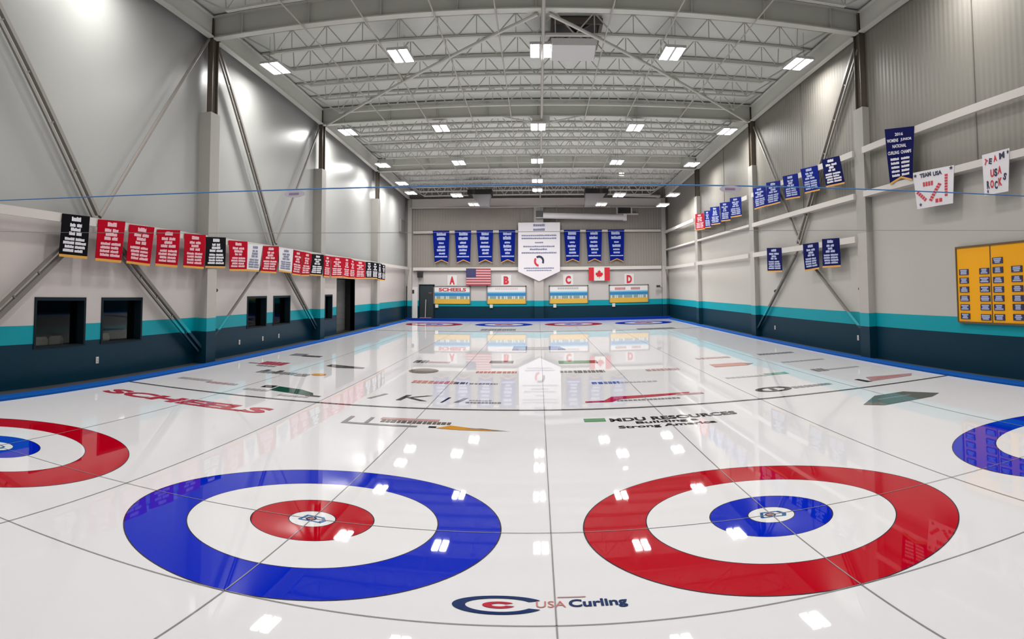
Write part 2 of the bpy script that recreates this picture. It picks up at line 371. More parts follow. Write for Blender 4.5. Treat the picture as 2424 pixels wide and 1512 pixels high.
logo('red block lettering with a dark dash by the left bumper', [('r', -8.6, -8.3, 17.8, 17.98, P_GREY), ('g', -8.25, -7.45, 17.7, 18.5, P_CRIM), ('g', -8.1, -7.5, 17.3, 17.55, P_GREY)])
logo('short dark stripe mark nearest the left bumper, beyond the red lettering', [('r', -8.35, -7.85, 20.5, 21.2, P_GREY), ('r', -7.85, -7.2, 20.4, 20.8, P_DARK)])
logo('dark dash mark on the left sheet level with the red lettering', [('q', [(-6.25, 18.3), (-5.8, 18.0), (-5.05, 18.1), (-5.05, 18.35), (-6.2, 18.75)], P_DARK)])
logo('pink and dark lettering strip left of centre, past the K mark', [('g', -3.15, -2.1, 15.75, 16.2, P_SAL), ('g', -2.1, -1.75, 15.75, 16.1, P_DARK), ('g', -1.7, -1.0, 15.75, 15.95, P_GREY)])
logo('dark brown oval patch left of centre in mid ice', [('e', -3.25, 18.1, 0.42, 0.55, P_BROWN), ('g', -3.5, -3.0, 18.0, 18.2, P_GREY)])
logo('thin dark and pink strip beyond the brown oval', [('g', -3.95, -3.5, 20.0, 20.7, P_DARK), ('r', -3.5, -2.8, 20.1, 20.45, P_PINK)])
logo('thin red lettering strip left of the centre divider', [('g', -1.75, -0.6, 17.85, 18.25, P_SAL)])
logo('short dark brown strip beyond the thin red lettering', [('r', -1.55, -0.8, 20.2, 20.85, P_BROWN)])
logo('blue mark with pale centre across the middle of the ice', [('r', -1.0, -0.45, 24.3, 25.9, P_STEELB), ('r', -0.45, 0.4, 24.5, 25.6, P_PALE), ('q', [(0.4, 24.4), (1.05, 24.4), (0.85, 25.7), (0.4, 25.9)], P_STEELB), ('r', -0.7, -0.5, 24.7, 25.5, P_SKY)])
logo('green strip with brown end right of the centre divider', [('r', 0.63, 1.6, 20.0, 20.75, P_GREEN), ('r', 1.6, 1.85, 20.0, 20.75, P_BROWN)])
logo('dark lettering strip in front of the green strip', [('g', 0.6, 1.0, 17.9, 18.3, P_GREY), ('g', 1.0, 1.85, 17.8, 18.3, P_DARK)])
logo('blue grey lettering strip right of centre, past the crimson logo', [('g', 1.3, 2.0, 15.65, 16.0, P_STEELB), ('g', 2.0, 2.95, 15.7, 15.9, P_PALE)])
logo('black oval emblem with small lettering, right sheets past the hog line', [('a', 5.1, 13.45, 0.42, 0.32, 0.62, P_BLACK, 0, 2 * math.pi), ('r', 5.03, 5.14, 13.15, 13.75, P_BLACK), ('g', 5.55, 6.5, 13.3, 13.55, P_GREY)])
logo('pale red script with a black initial by the right bumper', [('q', [(7.25, 13.05), (7.4, 13.05), (7.32, 13.6), (7.2, 13.6)], P_BLACK), ('q', [(7.4, 13.1), (8.55, 13.15), (8.75, 13.45), (7.6, 13.75)], P_PINK), ('g', 7.7, 8.4, 13.3, 13.45, P_SAL)])
logo('red bar with dark tip on the right sheet', [('r', 5.0, 6.0, 17.8, 18.5, P_SAL), ('q', [(6.0, 17.85), (6.25, 18.1), (6.0, 18.45)], P_DARK)])
logo('thin grey strip nearest the far right bumper', [('g', 7.15, 8.4, 20.0, 20.4, P_GREY)])
logo('thin grey strip ending in teal on the right sheet', [('g', 4.65, 5.75, 15.5, 15.72, P_PALE), ('r', 5.75, 6.35, 15.55, 15.9, P_TEAL)])
logo('grey blue lettering by the right bumper', [('g', 7.1, 7.45, 15.4, 15.95, P_GREY), ('r', 7.45, 8.4, 15.5, 15.7, P_PALE)])
logo('thin pink strip beyond the red bar on the right sheet', [('g', 5.0, 6.15, 19.9, 20.3, P_PINK)])
logo('pale pink strip by the right hand centre line', [('g', 3.0, 3.95, 17.7, 18.1, P_PINK)])
logo('thin grey strip between two others near the right bumper', [('g', 7.05, 8.45, 17.7, 17.95, P_PALE)])
logo('dark grey lettering before the far blue house, left of centre', [('g', -3.2, -1.25, 35.2, 36.6, P_GREY)])
logo('dark lettering before the far right house', [('g', 5.4, 7.5, 34.4, 35.5, P_GREY)])

# ------------------------------------------------------------------ walls, ceiling, openings
WIN = [(9.99, 11.73, 0.78, 1.84), (12.32, 14.06, 0.78, 1.84), (20.45, 22.13, 0.78, 1.84), (22.76, 24.5, 0.78, 1.84), (28.87, 29.99, 0.74, 1.84)]
DOOR = (30.7, 33.9, -0.2, 2.55)
def long_wall(name, x_in, x_out, m, holes):
    ys = sorted({YB, YF} | {h for o in holes for h in o[:2]}); b = MB()
    for y0, y1 in zip(ys, ys[1:]):
        zs = [-0.2]; hole = [o for o in holes if o[0] <= y0 and o[1] >= y1]
        def seg(z0, z1a, z1b):
            xa, xb = min(x_in, x_out), max(x_in, x_out)
            b.hexa([(xa, y0, z0), (xb, y0, z0), (xb, y1, z0), (xa, y1, z0), (xa, y0, z1a), (xb, y0, z1a), (xb, y1, z1b), (xa, y1, z1b)])
        if hole:
            if hole[0][2] > -0.1: seg(-0.2, hole[0][2], hole[0][2])
            seg(hole[0][3], zdeck(y0), zdeck(y1))
        else: seg(-0.2, zdeck(y0), zdeck(y1))
    return struct(name, b, m)
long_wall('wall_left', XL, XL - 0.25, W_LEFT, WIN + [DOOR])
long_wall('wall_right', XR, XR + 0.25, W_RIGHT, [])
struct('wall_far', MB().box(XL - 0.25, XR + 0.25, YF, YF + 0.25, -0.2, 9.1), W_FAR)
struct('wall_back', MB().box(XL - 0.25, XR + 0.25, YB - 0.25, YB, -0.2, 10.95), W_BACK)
b = MB(); zo = 0.0
b.hexa([(XL - .3, YB - .3, zdeck(YB - .3)), (XR + .3, YB - .3, zdeck(YB - .3)), (XR + .3, YF + .3, zdeck(YF + .3)), (XL - .3, YF + .3, zdeck(YF + .3)),
        (XL - .3, YB - .3, zdeck(YB) + .25), (XR + .3, YB - .3, zdeck(YB) + .25), (XR + .3, YF + .3, zdeck(YF) + .25), (XL - .3, YF + .3, zdeck(YF) + .25)])
struct('ceiling', b, DECK)
# mid-bay panel joints on the ribbed right wall, and the ledge on top of the smooth lower panel
b = MB()
for y in (11.75, 22.0, 32.3): b.box(XR - 0.02, XR, y - 0.02, y + 0.02, 4.7, zdeck(y) - 0.75)
struct('trim_1', b, mat('panel_joint', (120, 115, 108), 0.6))

# lounge behind the left wall windows
for nm, bb in (('wall_lounge_back', (XL - 4.0, XL - 3.9, 8.0, 30.4, -0.2, 2.9)), ('wall_lounge_near', (XL - 4.0, XL - 0.25, 7.9, 8.0, -0.2, 2.9)), ('wall_lounge_far', (XL - 3.9, XL - 0.25, 30.3, 30.4, 0, 2.7)),
               ('floor_lounge', (XL - 3.9, XL - 0.25, 8.0, 30.4, -0.2, 0.0)), ('ceiling_lounge', (XL - 3.9, XL - 0.25, 8.0, 30.4, 2.7, 2.9))):
    struct(nm, MB().box(*bb), LOUNGE)
for i, (y0, y1, z0, z1) in enumerate(WIN):
    f = MB(); t = 0.07; xi, xo = XL + 0.02, XL - 0.27
    f.box(xo, xi, y0, y0 + t, z0, z1).box(xo, xi, y1 - t, y1, z0, z1).box(xo, xi, y0 + t, y1 - t, z1 - t, z1).box(xo, xi, y0 + t, y1 - t, z0, z0 + 0.03)
    fo = struct('window_%d' % (i + 1), f, FRAME, None, (XL, (y0 + y1) / 2, z0))
    fo['label'] = 'dark teal framed window in the left wall, %s from the near end' % ORD[i]
    obj('pane', MB().box(XL - 0.21, XL - 0.2, y0 + t, y1 - t, z0 + 0.03, z1 - t), GLASS, fo)
# pale chair backs seen low through the glass
def lounge_chair(y, x, label):
    t = thing('lounge_chair', label, 'chair', (x, y, 0), 'chairs behind the left wall windows')
    b = MB(); n = 8
    pts = [(y - 0.24, 0.62), (y + 0.24, 0.62), (y + 0.25, 0.86), (y + 0.19, 0.93), (y - 0.19, 0.93), (y - 0.25, 0.86)]
    b.prism(pts, x, x + 0.05, plane='yz'); obj('backrest', b, LSEAT, t)
    obj('seat', MB().box(x - 0.45, x + 0.04, y - 0.24, y + 0.24, 0.42, 0.47), LSEAT, t)
    for dx in (-0.42, 0.02):
        for dy in (-0.2, 0.2): obj('leg', MB().tube((x + dx, y + dy, 0), (x + dx, y + dy, 0.44 if dx < 0 else 0.7), 0.015, 6), DARK, t)
for k, y in enumerate((10.35, 11.0, 11.55)): lounge_chair(y, -10.75, 'pale chair back behind the nearest left wall window, %s from the near side' % ORD[k])
for k, y in enumerate((12.75, 13.4)): lounge_chair(y, -10.75, 'pale chair back behind the second left wall window, %s from the near side' % ORD[k])
lounge_chair(21.4, -10.75, 'pale chair back behind the third left wall window'); lounge_chair(23.7, -10.75, 'pale chair back behind the fourth left wall window')

# dark recessed service door on the left wall
y0, y1, z0, z1 = DOOR
b = MB().box(XL - 0.62, XL - 0.56, y0 - 0.05, y1 + 0.05, 0, z1 + 0.05)
for k in range(9): b.box(XL - 0.57, XL - 0.545, y0, y1, 0.05 + k * 0.28, 0.09 + k * 0.28)
dr = struct('door_1', b, DOORM, None, (XL - 0.6, (y0 + y1) / 2, 0))
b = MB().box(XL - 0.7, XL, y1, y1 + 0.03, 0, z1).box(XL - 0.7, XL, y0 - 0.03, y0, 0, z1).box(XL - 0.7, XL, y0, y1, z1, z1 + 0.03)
obj('frame', b, BLACK, dr)  # jambs and head black: shadow inside the recess put into the colour
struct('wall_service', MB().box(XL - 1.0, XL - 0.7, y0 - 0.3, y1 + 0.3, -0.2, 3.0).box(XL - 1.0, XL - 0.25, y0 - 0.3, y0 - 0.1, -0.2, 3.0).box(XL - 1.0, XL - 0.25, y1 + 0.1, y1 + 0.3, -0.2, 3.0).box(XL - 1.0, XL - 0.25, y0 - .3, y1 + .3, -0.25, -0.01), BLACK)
# far wall doors
b = MB().box(-8.8, -7.78, YF - 0.05, YF, 0, 2.3)
dr = struct('door_2', b, DOORK, None, (-8.3, YF, 0))
obj('frame', MB().box(-8.88, -8.8, YF - 0.08, YF, 0, 2.38).box(-7.78, -7.7, YF - 0.08, YF, 0, 2.38).box(-8.8, -7.78, YF - 0.08, YF, 2.3, 2.38), FRAME, dr)
obj('sign', MB().box(-8.15, -7.92, YF - 0.07, YF - 0.05, 1.75, 1.85), mat('door_sign', (120, 60, 66), 0.5), dr)
b = MB().box(-9.75, -9.0, YF - 0.04, YF, 0, 2.2)
dr = struct('door_3', b, WHITE, None, (-9.4, YF, 0))
obj('frame', MB().box(-9.84, -9.72, YF - 0.08, YF, 0, 2.25), FRAME, dr)
obj('sign', MB().box(-9.4, -9.25, YF - 0.055, YF - 0.04, 1.75, 2.0), DARK, dr)
obj('handle', MB().box(-9.68, -9.45, YF - 0.09, YF - 0.04, 1.32, 1.4), DARK, dr)
b = MB().tube((-8.35, YF - 0.35, 0.1), (-8.32, YF - 0.3, 1.35), 0.035, 8)
t = thing('floor_stand', 'slim pale stand on a low block before the dark far door', 'stand', (-8.35, YF - 0.35, 0)); obj('pole', b, GREYM, t)
obj('base', MB().box(-8.75, -7.9, YF - 0.55, YF - 0.15, -0.01, 0.12), mat('stand_base', (150, 120, 115), 0.7), t)

# ------------------------------------------------------------------ steel frame
def column(y, side, label, near=True):
    s = -1 if side == 'L' else 1
    xi = FXL if s < 0 else FXR; xw = XL if s < 0 else XR
    t = thing('steel_column', label, 'column', ((xi + xw) / 2, y, 0), 'wall columns')
    a, c = sorted((xi - 0.0 * s, xw)); zt = zdeck(y) - 0.12
    obj('column_wrap', MB().box(a, c, y - 0.28, y + 0.3, -0.01, 7.1), W_COL, t)
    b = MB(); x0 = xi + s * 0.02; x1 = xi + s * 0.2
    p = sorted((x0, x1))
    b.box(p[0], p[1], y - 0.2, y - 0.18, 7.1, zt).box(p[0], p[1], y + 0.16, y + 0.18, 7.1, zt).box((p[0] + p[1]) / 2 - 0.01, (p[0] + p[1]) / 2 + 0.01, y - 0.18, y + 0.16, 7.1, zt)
    obj('post', b, STEEL_SHADED, t)
for s, nm in (('L', 'left'), ('R', 'right')):
    column(COLS[1], s, 'nearest visible grey column on the %s wall' % nm)
    column(COLS[2], s, 'second grey column along the %s wall' % nm)
    column(COLS[3], s, 'third grey column along the %s wall' % nm)
t = thing('steel_column', 'grey column on the far wall behind the big white banner', 'column', (0.07, YF - 0.2, 0), 'wall columns')
obj('column_wrap', MB().box(-0.28, 0.41, YF - 0.36, YF, -0.01, 7.6), W_COL, t)
for s, nm, x in ((-1, 'left', -9.6), (1, 'right', 9.35)):
    t = thing('steel_column', 'grey column in the far %s corner' % nm, 'column', (x, YF - 0.2, 0), 'wall columns')
    obj('column_wrap', MB().box(x - 0.12, x + 0.2, YF - 0.35, YF, -0.01, 8.2), W_COL, t)

def i_beam(mb, a, bb, depth, fl, up=(0, 0, 1), web=0.02, ft=0.035):
    a, bb = Vector(a), Vector(bb); u = Vector(up)
    mb.bar(a, bb, web, depth, 0, up)
    mb.bar(a + u * (depth / 2), bb + u * (depth / 2), fl, ft, 0, up); mb.bar(a - u * (depth / 2), bb - u * (depth / 2), fl, ft, 0, up)
    return mb
for i, y in enumerate(GIRD):
    if i == 0: continue
    lab = ['roof beam above and behind the camera', 'nearest visible deep roof beam across the hall', 'second deep roof beam across the hall', 'third deep roof beam across the hall'][i]
    z = zdeck(y) - 0.06 - 0.36
    b = i_beam(MB(), (-9.6, y, z), (9.55, y, z), 0.68, 0.3)
    t = thing('roof_beam', lab, 'beam', (0, y, z), 'roof beams')
    obj('beam_body', b, STEEL, t)
    b = MB()
    for k in range(9):
        x = -8.6 + k * 2.15; b.box(x - 0.01, x + 0.01, y - 0.14, y + 0.14, z - 0.33, z + 0.33)
    obj('stiffener', b, STEEL, t)
t = thing('roof_beam', 'pale roof beam across the far wall', 'beam', (0, 47.1, 7.9), 'roof beams')
obj('beam_body', i_beam(MB(), (-9.6, 47.15, 7.92), (9.45, 47.15, 7.86), 0.6, 0.4), GIRT, t)
# eave beams
def eave(side, y0, y1, label):
    x = (FXL - 0.08) if side == 'L' else (FXR + 0.08)
    a = Vector((x, y0, zdeck(y0) - 0.12 - 0.325)); c = Vector((x, y1, zdeck(y1) - 0.12 - 0.325))
    b = MB(); b.bar(a, c, 0.06, 0.62); b.bar(a + Vector((0, 0, .31)), c + Vector((0, 0, .31)), 0.2, 0.04); b.bar(a - Vector((0, 0, .31)), c - Vector((0, 0, .31)), 0.2, 0.04)
    o = obj('eave_beam', b, STEEL, None, (x, (y0 + y1) / 2, a.z)); tag(o, label, 'beam', 'eave beams')
ed = [YB] + [c for c in COLS[1:]] + [YF]
nms = ['before the nearest column', 'between the first and second columns', 'between the second and third columns', 'from the third column to the far wall']
for s, nm in (('L', 'left'), ('R', 'right')):
    for k in range(len(ed) - 1): eave(s, ed[k] + 0.22, ed[k + 1] - 0.24, 'eave beam along the top of the %s wall, %s' % (nm, nms[k]))

# open-web roof joists: one prototype, copied
def joist(label, y):
    t = thing('roof_joist', label, 'joist', (0, 0, 0), 'roof joists')
    obj('top_chord', MB().box(-9.55, 9.5, -0.07, -0.01, -0.09, -0.03).box(-9.55, 9.5, 0.01, 0.07, -0.09, -0.03), STEEL, t)
    obj('bottom_chord', MB().box(-8.3, 8.25, -0.07, -0.01, -0.80, -0.73).box(-8.3, 8.25, 0.01, 0.07, -0.80, -0.73), STEEL, t)
    b = MB(); n = 14; x0, x1 = -8.3, 8.25; st = (x1 - x0) / n
    for k in range(n):
        a = x0 + k * st
        b.bar((a, 0, -0.76), (a + st / 2, 0, -0.06), 0.035, 0.035); b.bar((a + st / 2, 0, -0.06), (a + st, 0, -0.76), 0.035, 0.035)
        b.bar((a + st / 2, 0, -0.06), (a + st / 2, 0, -0.76), 0.03, 0.03)
    b.bar((x0, 0, -0.76), (-9.4, 0, -0.07), 0.05, 0.05); b.bar((x1, 0, -0.76), (9.35, 0, -0.07), 0.05, 0.05)
    b.bar((x0, 0, -0.76), (x0 - 0.05, 0, -0.07), 0.03, 0.03); b.bar((x1, 0, -0.76), (x1 + 0.05, 0, -0.07), 0.03, 0.03)
    obj('web', b, STEEL, t)
    t.location = (0, y, zdeck(y)); return t
J = None
def place_joist(y, label):
    global J
    if J is None: J = joist(label, y)
    else: dup(J, (0, y, zdeck(y)), label)
for k in range(5): place_joist(GIRD[1] + 1.708 * (k + 1), 'open-web joist, %s beyond the nearest visible roof beam' % ORD[k])
for k in range(5): place_joist(GIRD[2] + 1.708 * (k + 1), 'open-web joist, %s beyond the second roof beam' % ORD[k])
for k in range(5): place_joist(GIRD[3] + 1.708 * (k + 1), 'open-web joist, %s beyond the third roof beam' % ORD[k])
for k in range(3): place_joist(GIRD[1] - 1.708 * (k + 1), 'open-web joist, %s on the near side of the nearest roof beam' % ORD[k])

# conduits and the sprinkler main running the length of the roof
for i, x in enumerate((-6.6, -4.76, -2.79, -1.1, 2.06, 3.86, 6.16)):
    o = obj('conduit', MB().tube((x, 11.0, zdeck(11) - 0.86), (x, 43.2, zdeck(43.2) - 0.86), 0.022, 6), CONDUIT, None, (x, 29, 9.0))
    tag(o, 'thin pipe running under the joists, %s from the left' % ORD[i], 'pipe', 'thin pipes under the roof')
t = thing('sprinkler_main', 'thick pale pipe along the middle of the roof', 'pipe', (0.2, 29, 9))
obj('pipe', MB().tube((0.2, 11.0, zdeck(11) - 0.88), (0.2, 46.9, zdeck(46.9) - 0.88), 0.05, 10), CONDUIT, t)
for y in (12.8, 16.0, 19.4, 22.9, 26.2, 29.7, 33.0, 36.5, 40.0, 43.4): obj('hanger', MB().tube((0.2, y, zdeck(y) - 0.88), (0.2, y, zdeck(y) - 0.02), 0.012, 6), CONDUIT, t)

# roof chevron braces and wall braces
def brace(name, label, pts, r, m, grp, double=False, off=(0, 0.12, 0)):
    b = MB(); a, c = Vector(pts[0]), Vector(pts[1])
    if double:
        o = Vector(off) / 2
        b.bar(a - o, c - o, 0.06, 0.06); b.bar(a + o, c + o, 0.095, 0.095)
        for k in range(1, 6):
            p = a.lerp(c, k / 6); b.bar(p - o, p + o, 0.04, 0.04)
    else: b.tube(a, c, r, 8)
    ob = obj(name, b, m, None, (a + c) / 2); tag(ob, label, 'brace', grp)
zr = lambda y: zdeck(y) - 0.84
brace('roof_brace', 'pale diagonal tube from the middle of the nearest beam to the left', [(0.05, 17.2, zr(17.2)), (-9.3, 27.0, zr(27) - 0.02)], 0.055, STEEL, 'roof braces')
brace('roof_brace', 'pale diagonal tube from the middle of the nearest beam to the right', [(0.35, 17.2, zr(17.2)), (9.3, 27.0, zr(27) - 0.02)], 0.055, STEEL, 'roof braces')
o = obj('gusset_plate', MB().box(-0.25, 0.6, 16.98, 17.3, zr(17.1) + 0.06, zr(17.1) + 0.10), STEEL, None, (0.17, 17.1, zr(17.1))); tag(o, 'flat plate joining the roof braces under the nearest beam', 'plate')
t = thing('beam_hanger', 'short V shaped strut under the middle of the second roof beam', 'brace', (0.17, 27.3, zr(27.3)))
obj('plate', MB().box(-0.2, 0.55, 27.22, 27.26, zr(27.3) - 0.22, zr(27.3) + 0.1), STEEL, t)
obj('strut', MB().bar((-1.5, 27.24, zr(27.3) + 0.08), (-0.1, 27.24, zr(27.3) - 0.2), 0.05, 0.05), STEEL, t)
obj('strut', MB().bar((1.9, 27.24, zr(27.3) + 0.08), (0.45, 27.24, zr(27.3) - 0.2), 0.05, 0.05), STEEL, t)
xb = -9.72
G = 'wall braces'
brace('wall_brace', 'double steel brace rising left from the first girt apex on the left wall', [(xb, 6.95, 9.0), (xb, 11.72, 3.62)], 0, RODM, G, True, (0, 0.16, 0.1))
brace('wall_brace', 'steel brace rising from the first girt apex to the nearest left column', [(xb, 16.95, 9.35), (xb, 11.88, 3.62)], 0.05, RODM, G)
brace('wall_brace', 'double steel brace from the nearest left column down to the far apex', [(xb, 17.55, 9.2), (xb, 22.25, 3.66)], 0, RODM, G, True, (0, 0.14, 0.1))
brace('wall_brace', 'steel brace from the second left column down to the far apex', [(xb, 27.1, 8.75), (xb, 22.42, 3.66)], 0.045, RODM, G)
brace('wall_brace', 'lower steel brace running down left below the black banner', [(xb, 11.3, 3.3), (xb, 7.0, 0.4)], 0, BANDED, G, True, (0, 0.14, -0.1))
brace('wall_brace', 'lower double brace running down to the foot of the nearest left column', [(xb, 12.1, 3.3), (xb, 16.75, 0.4)], 0, BANDED, G, True, (0, 0.14, 0.1))
brace('wall_brace', 'lower steel brace up from the foot of the nearest left column', [(xb, 17.5, 0.6), (xb, 21.9, 3.3)], 0.045, BANDED, G)
brace('wall_brace', 'lower double brace down to the foot of the second left column', [(xb, 22.5, 3.3), (xb, 27.0, 0.5)], 0, BANDED, G, True, (0, 0.14, 0.1))
xb = 9.62
brace('wall_brace', 'double steel brace from the nearest right column top down to the girt', [(xb, 17.3, 9.0), (xb, 22.3, 3.5)], 0, RODM, G, True, (0, 0.2, 0.12))
brace('wall_brace', 'steel brace from the second right column top down to the girt', [(xb, 27.0, 8.7), (xb, 22.1, 3.5)], 0.05, RODM, G)
brace('wall_brace', 'lower double brace down to the foot of the second right column', [(xb, 22.5, 3.2), (xb, 27.0, 0.4)], 0, BANDED, G, True, (0, 0.2, -0.12))
brace('wall_brace', 'lower steel brace down to the foot of the nearest right column', [(xb, 21.9, 3.2), (xb, 17.4, 0.7)], 0.05, BANDED, G)

# girts
def girt(label, x0, x1, y0, y1, z, h=0.18, far=False):
    b = MB().box(x0, x1, y0, y1, z - h / 2, z + h / 2)
    if far: b.box(x0, x1, y0 - 0.02, y0, z - h / 2 - 0.03, z - h / 2 + 0.02)
    o = obj('wall_girt', b, GIRT, None, ((x0 + x1) / 2, (y0 + y1) / 2, z)); tag(o, label, 'girt', 'wall girts')
seg = [(6.9, 16.85, 'before the nearest column'), (17.47, 27.1, 'between the first and second columns'), (27.72, 37.35, 'between the second and third columns'), (37.97, 47.0, 'beyond the third column')]
for a, c, nm in seg:
    girt('pale girt along the left wall, %s' % nm, FXL - 0.04, FXL + 0.0, a, c, 3.47)
    girt('upper pale girt on the right wall, %s' % nm, FXR - 0.08, FXR, a, c, 5.82)
for a, c, nm in seg[:2]: girt('pale ledge girt at mid height on the right wall, %s' % nm, FXR - 0.08, XR, a, c, 4.58, 0.16)
for a, c, nm in seg[2:]: girt('pale ledge girt at mid height on the right wall, %s' % nm, FXR - 0.02, XR, a, c, 4.62, 0.1)
for a, c, nm in seg[1:]: girt('lower pale girt on the right wall, %s' % nm, FXR - 0.08, FXR, a, c, 3.35)
girt('upper pale girt across the far wall', -9.3, 9.2, YF - 0.25, YF - 0.1, 5.95, 0.14)
girt('lower pale girt across the far wall', -9.3, 9.2, YF - 0.25, YF - 0.05, 3.43, 0.22)

# ------------------------------------------------------------------ ceiling lights
def light(x, y, z, label, grp):
    t = thing('ceiling_light', label, 'light', (x, y, z), grp)
    hw, hl = 0.335, 0.62
    b = MB()
    b.box(x - hw, x + hw, y - hl, y + hl, z + 0.012, z + 0.07)
    for xx in (-hw, hw - 0.025): b.box(x + xx, x + xx + 0.025, y - hl, y + hl, z - 0.015, z + 0.012)
    for yy in (-hl, hl - 0.025): b.box(x - hw + 0.025, x + hw - 0.025, y + yy, y + yy + 0.025, z - 0.015, z + 0.012)
    b.box(x - 0.04, x + 0.04, y - hl + 0.025, y + hl - 0.025, z - 0.015, z + 0.012)
    obj('housing', b, WHITE, t)
    for s in (-1, 1):
        c = x + s * 0.175
        obj('diffuser', MB().poly([(c - 0.13, y - 0.58, z + 0.004), (c - 0.13, y + 0.58, z + 0.004), (c + 0.13, y + 0.58, z + 0.004), (c + 0.13, y - 0.58, z + 0.004)]), LIGHT, t)
    for s in (-1, 1):
        obj('hanger_wire', MB().tube((x, y + s * 0.5, z + 0.07), (x, y + s * 0.5, zdeck(y + s * 0.5)), 0.006, 5), WIREM, t)
    return t
LG = 'twin-panel ceiling lights'
cols5 = [(-8.7, 'leftmost'), (-4.55, 'second from the left'), (0.1, 'middle one'), (4.5, 'fourth from the left'), (8.65, 'rightmost')]
rows = {'first': [(-8.69, 19.76, 9.15), (-4.32, 19.73, 9.15), (0.125, 19.75, 9.15), (4.31, 19.72, 9.15), (8.69, 19.74, 9.15)],
        'second': [(-8.8, 28.6, 8.93), (-4.26, 27.9, 8.74), (0.05, 27.73, 8.67), (4.26, 27.34, 8.57), (8.55, 27.66, 8.61)],
        'third': [(-8.7, 35.1, 8.56), (-4.27, 34.45, 8.45), (0.0, 34.58, 8.5), (4.22, 33.6, 8.26), (8.38, 33.78, 8.24)]}
for rn, L in rows.items():
    for (x, y, z), (_, cn) in zip(L, cols5):
        light(x, y, min(z, zdeck(y) - 0.4), 'lit twin-panel ceiling light in the %s row from the front, %s' % (rn, cn), LG)
for x, y, z, lab in ((0.0, 39.27, 8.2, 'lit twin-panel light on the centre line, fourth along'), (-8.62, 39.93, 8.3, 'lit twin-panel light by the left wall, fourth along'),
                     (0.0, 42.37, 8.1, 'lit twin-panel light on the centre line, fifth along'), (-8.62, 42.87, 8.11, 'lit twin-panel light by the left wall, fifth along'),
                     (-5.0, 39.38, 7.43, 'lower hung light just left of the left black unit heater'), (4.93, 38.27, 7.23, 'lower hung light just right of the right black unit heater'),
                     (8.38, 38.85, 7.33, 'lower hung light by the right wall, nearer of the last two'), (-4.27, 42.58, 7.28, 'lower hung light below the left unit heater'),
                     (4.15, 41.38, 7.08, 'lower hung light below the right unit heater'), (8.26, 41.55, 7.05, 'lower hung light by the right wall, last one')):
    light(x, y, z, lab, LG)
o = obj('exit_lamp', MB().box(5.3, 5.62, 41.0, 41.2, 8.8, 8.95), YLAMP, None, (5.46, 41.1, 8.8)); tag(o, 'small bright yellowish lamp right of centre under the roof', 'lamp')
o = obj('lamp_rod', MB().tube((5.46, 41.1, 8.95), (5.46, 41.1, zdeck(41.1)), 0.01, 6), WIREM, None, (5.46, 41.1, 9)); tag(o, 'thin rod holding the small yellowish lamp', 'rod')
for y in (11.4, 3.5):
    for x in (-8.7, -4.3, 0.1, 4.3, 8.7):
        light(x, y, zdeck(y) - 0.75, 'twin-panel ceiling light out of view over the near end of the ice', LG)

# ------------------------------------------------------------------ roof units
t = thing('air_handler', 'white box unit hanging beside the nearest middle ceiling light', 'air unit', (1.15, 19.9, 9.1))
b = MB(); z0, z1 = 9.08, 9.27
b.hexa([(0.47, 19.05, z0), (1.80, 19.05, z0), (1.86, 20.5, z0), (0.47, 20.5, z0), (0.45, 18.98, z1), (1.86, 18.98, z1), (1.92, 20.55, z1), (0.45, 20.55, z1)])
obj('casing', b, WHITE, t); 
for x, y in ((0.6, 19.3), (1.85, 19.3), (0.6, 20.5), (1.85, 20.5)): obj('hanger_rod', MB().tube((x, y, z1), (x, y, zdeck(y)), 0.012, 6), WIREM, t)
t = thing('roof_hatch', 'dark square opening in the roof above the white hanging box', 'hatch', (1.2, 20.3, 10.0))
zc = zdeck(21.2) - 0.01; zd = zdeck(19.3) - 0.01
FR = mat('hatch_frame', (120, 110, 104), 0.6)
b = MB()
for a, c in (((0.5, 19.2), (2.0, 19.2)), ((0.5, 21.3), (2.0, 21.3)), ((0.5, 19.2), (0.5, 21.3)), ((2.0, 19.2), (2.0, 21.3))):
    b.bar((a[0], a[1], zdeck(a[1]) - 0.16), (c[0], c[1], zdeck(c[1]) - 0.16), 0.1, 0.2)
obj('curb', b, FR, t)
obj('opening', MB().hexa([(0.5, 19.2, zd - .06), (2.0, 19.2, zd - .06), (2.0, 21.3, zc - .06), (0.5, 21.3, zc - .06), (0.5, 19.2, zd - .04), (2.0, 19.2, zd - .04), (2.0, 21.3, zc - .04), (0.5, 21.3, zc - .04)]), mat('hatch_dark', (52, 44, 40), 0.7), t)  # flat dark panel under the deck; its colour stands in for shade in a recess
obj('bar', MB().bar((0.75, 19.4, zd - 0.1), (1.8, 21.1, zc - 0.1), 0.05, 0.04), FR, t); obj('bar', MB().bar((1.8, 19.4, zd - 0.1), (0.75, 21.1, zc - 0.1), 0.05, 0.04), FR, t)
def heater(s, x0, x1, label):
    t = thing('unit_heater', label, 'heater', ((x0 + x1) / 2, 44, 7.4), 'unit heaters')
    obj('intake', MB().box(x0, x1, 43.5, 44.6, 8.05, 8.36), BLACK, t)
    cx = (x0 + x1) / 2; a0, a1 = (cx - 0.55, cx + 0.75) if s < 0 else (cx - 0.78, cx + 0.62); c0, c1 = (cx - 0.1, cx + 0.62) if s < 0 else (cx - 0.78, cx + 0.05)
    b = MB().hexa([(c0, 43.6, 7.3), (c1, 43.6, 7.3), (c1, 44.5, 7.3), (c0, 44.5, 7.3), (a0, 43.6, 8.05), (a1, 43.6, 8.05), (a1, 44.5, 8.05), (a0, 44.5, 8.05)])
    obj('plenum', b, GREYM, t)
    for x in (x0 + .1, x1 - .1): obj('hanger_rod', MB().tube((x, 44, 8.36), (x, 44, zdeck(44)), 0.012, 6), WIREM, t)
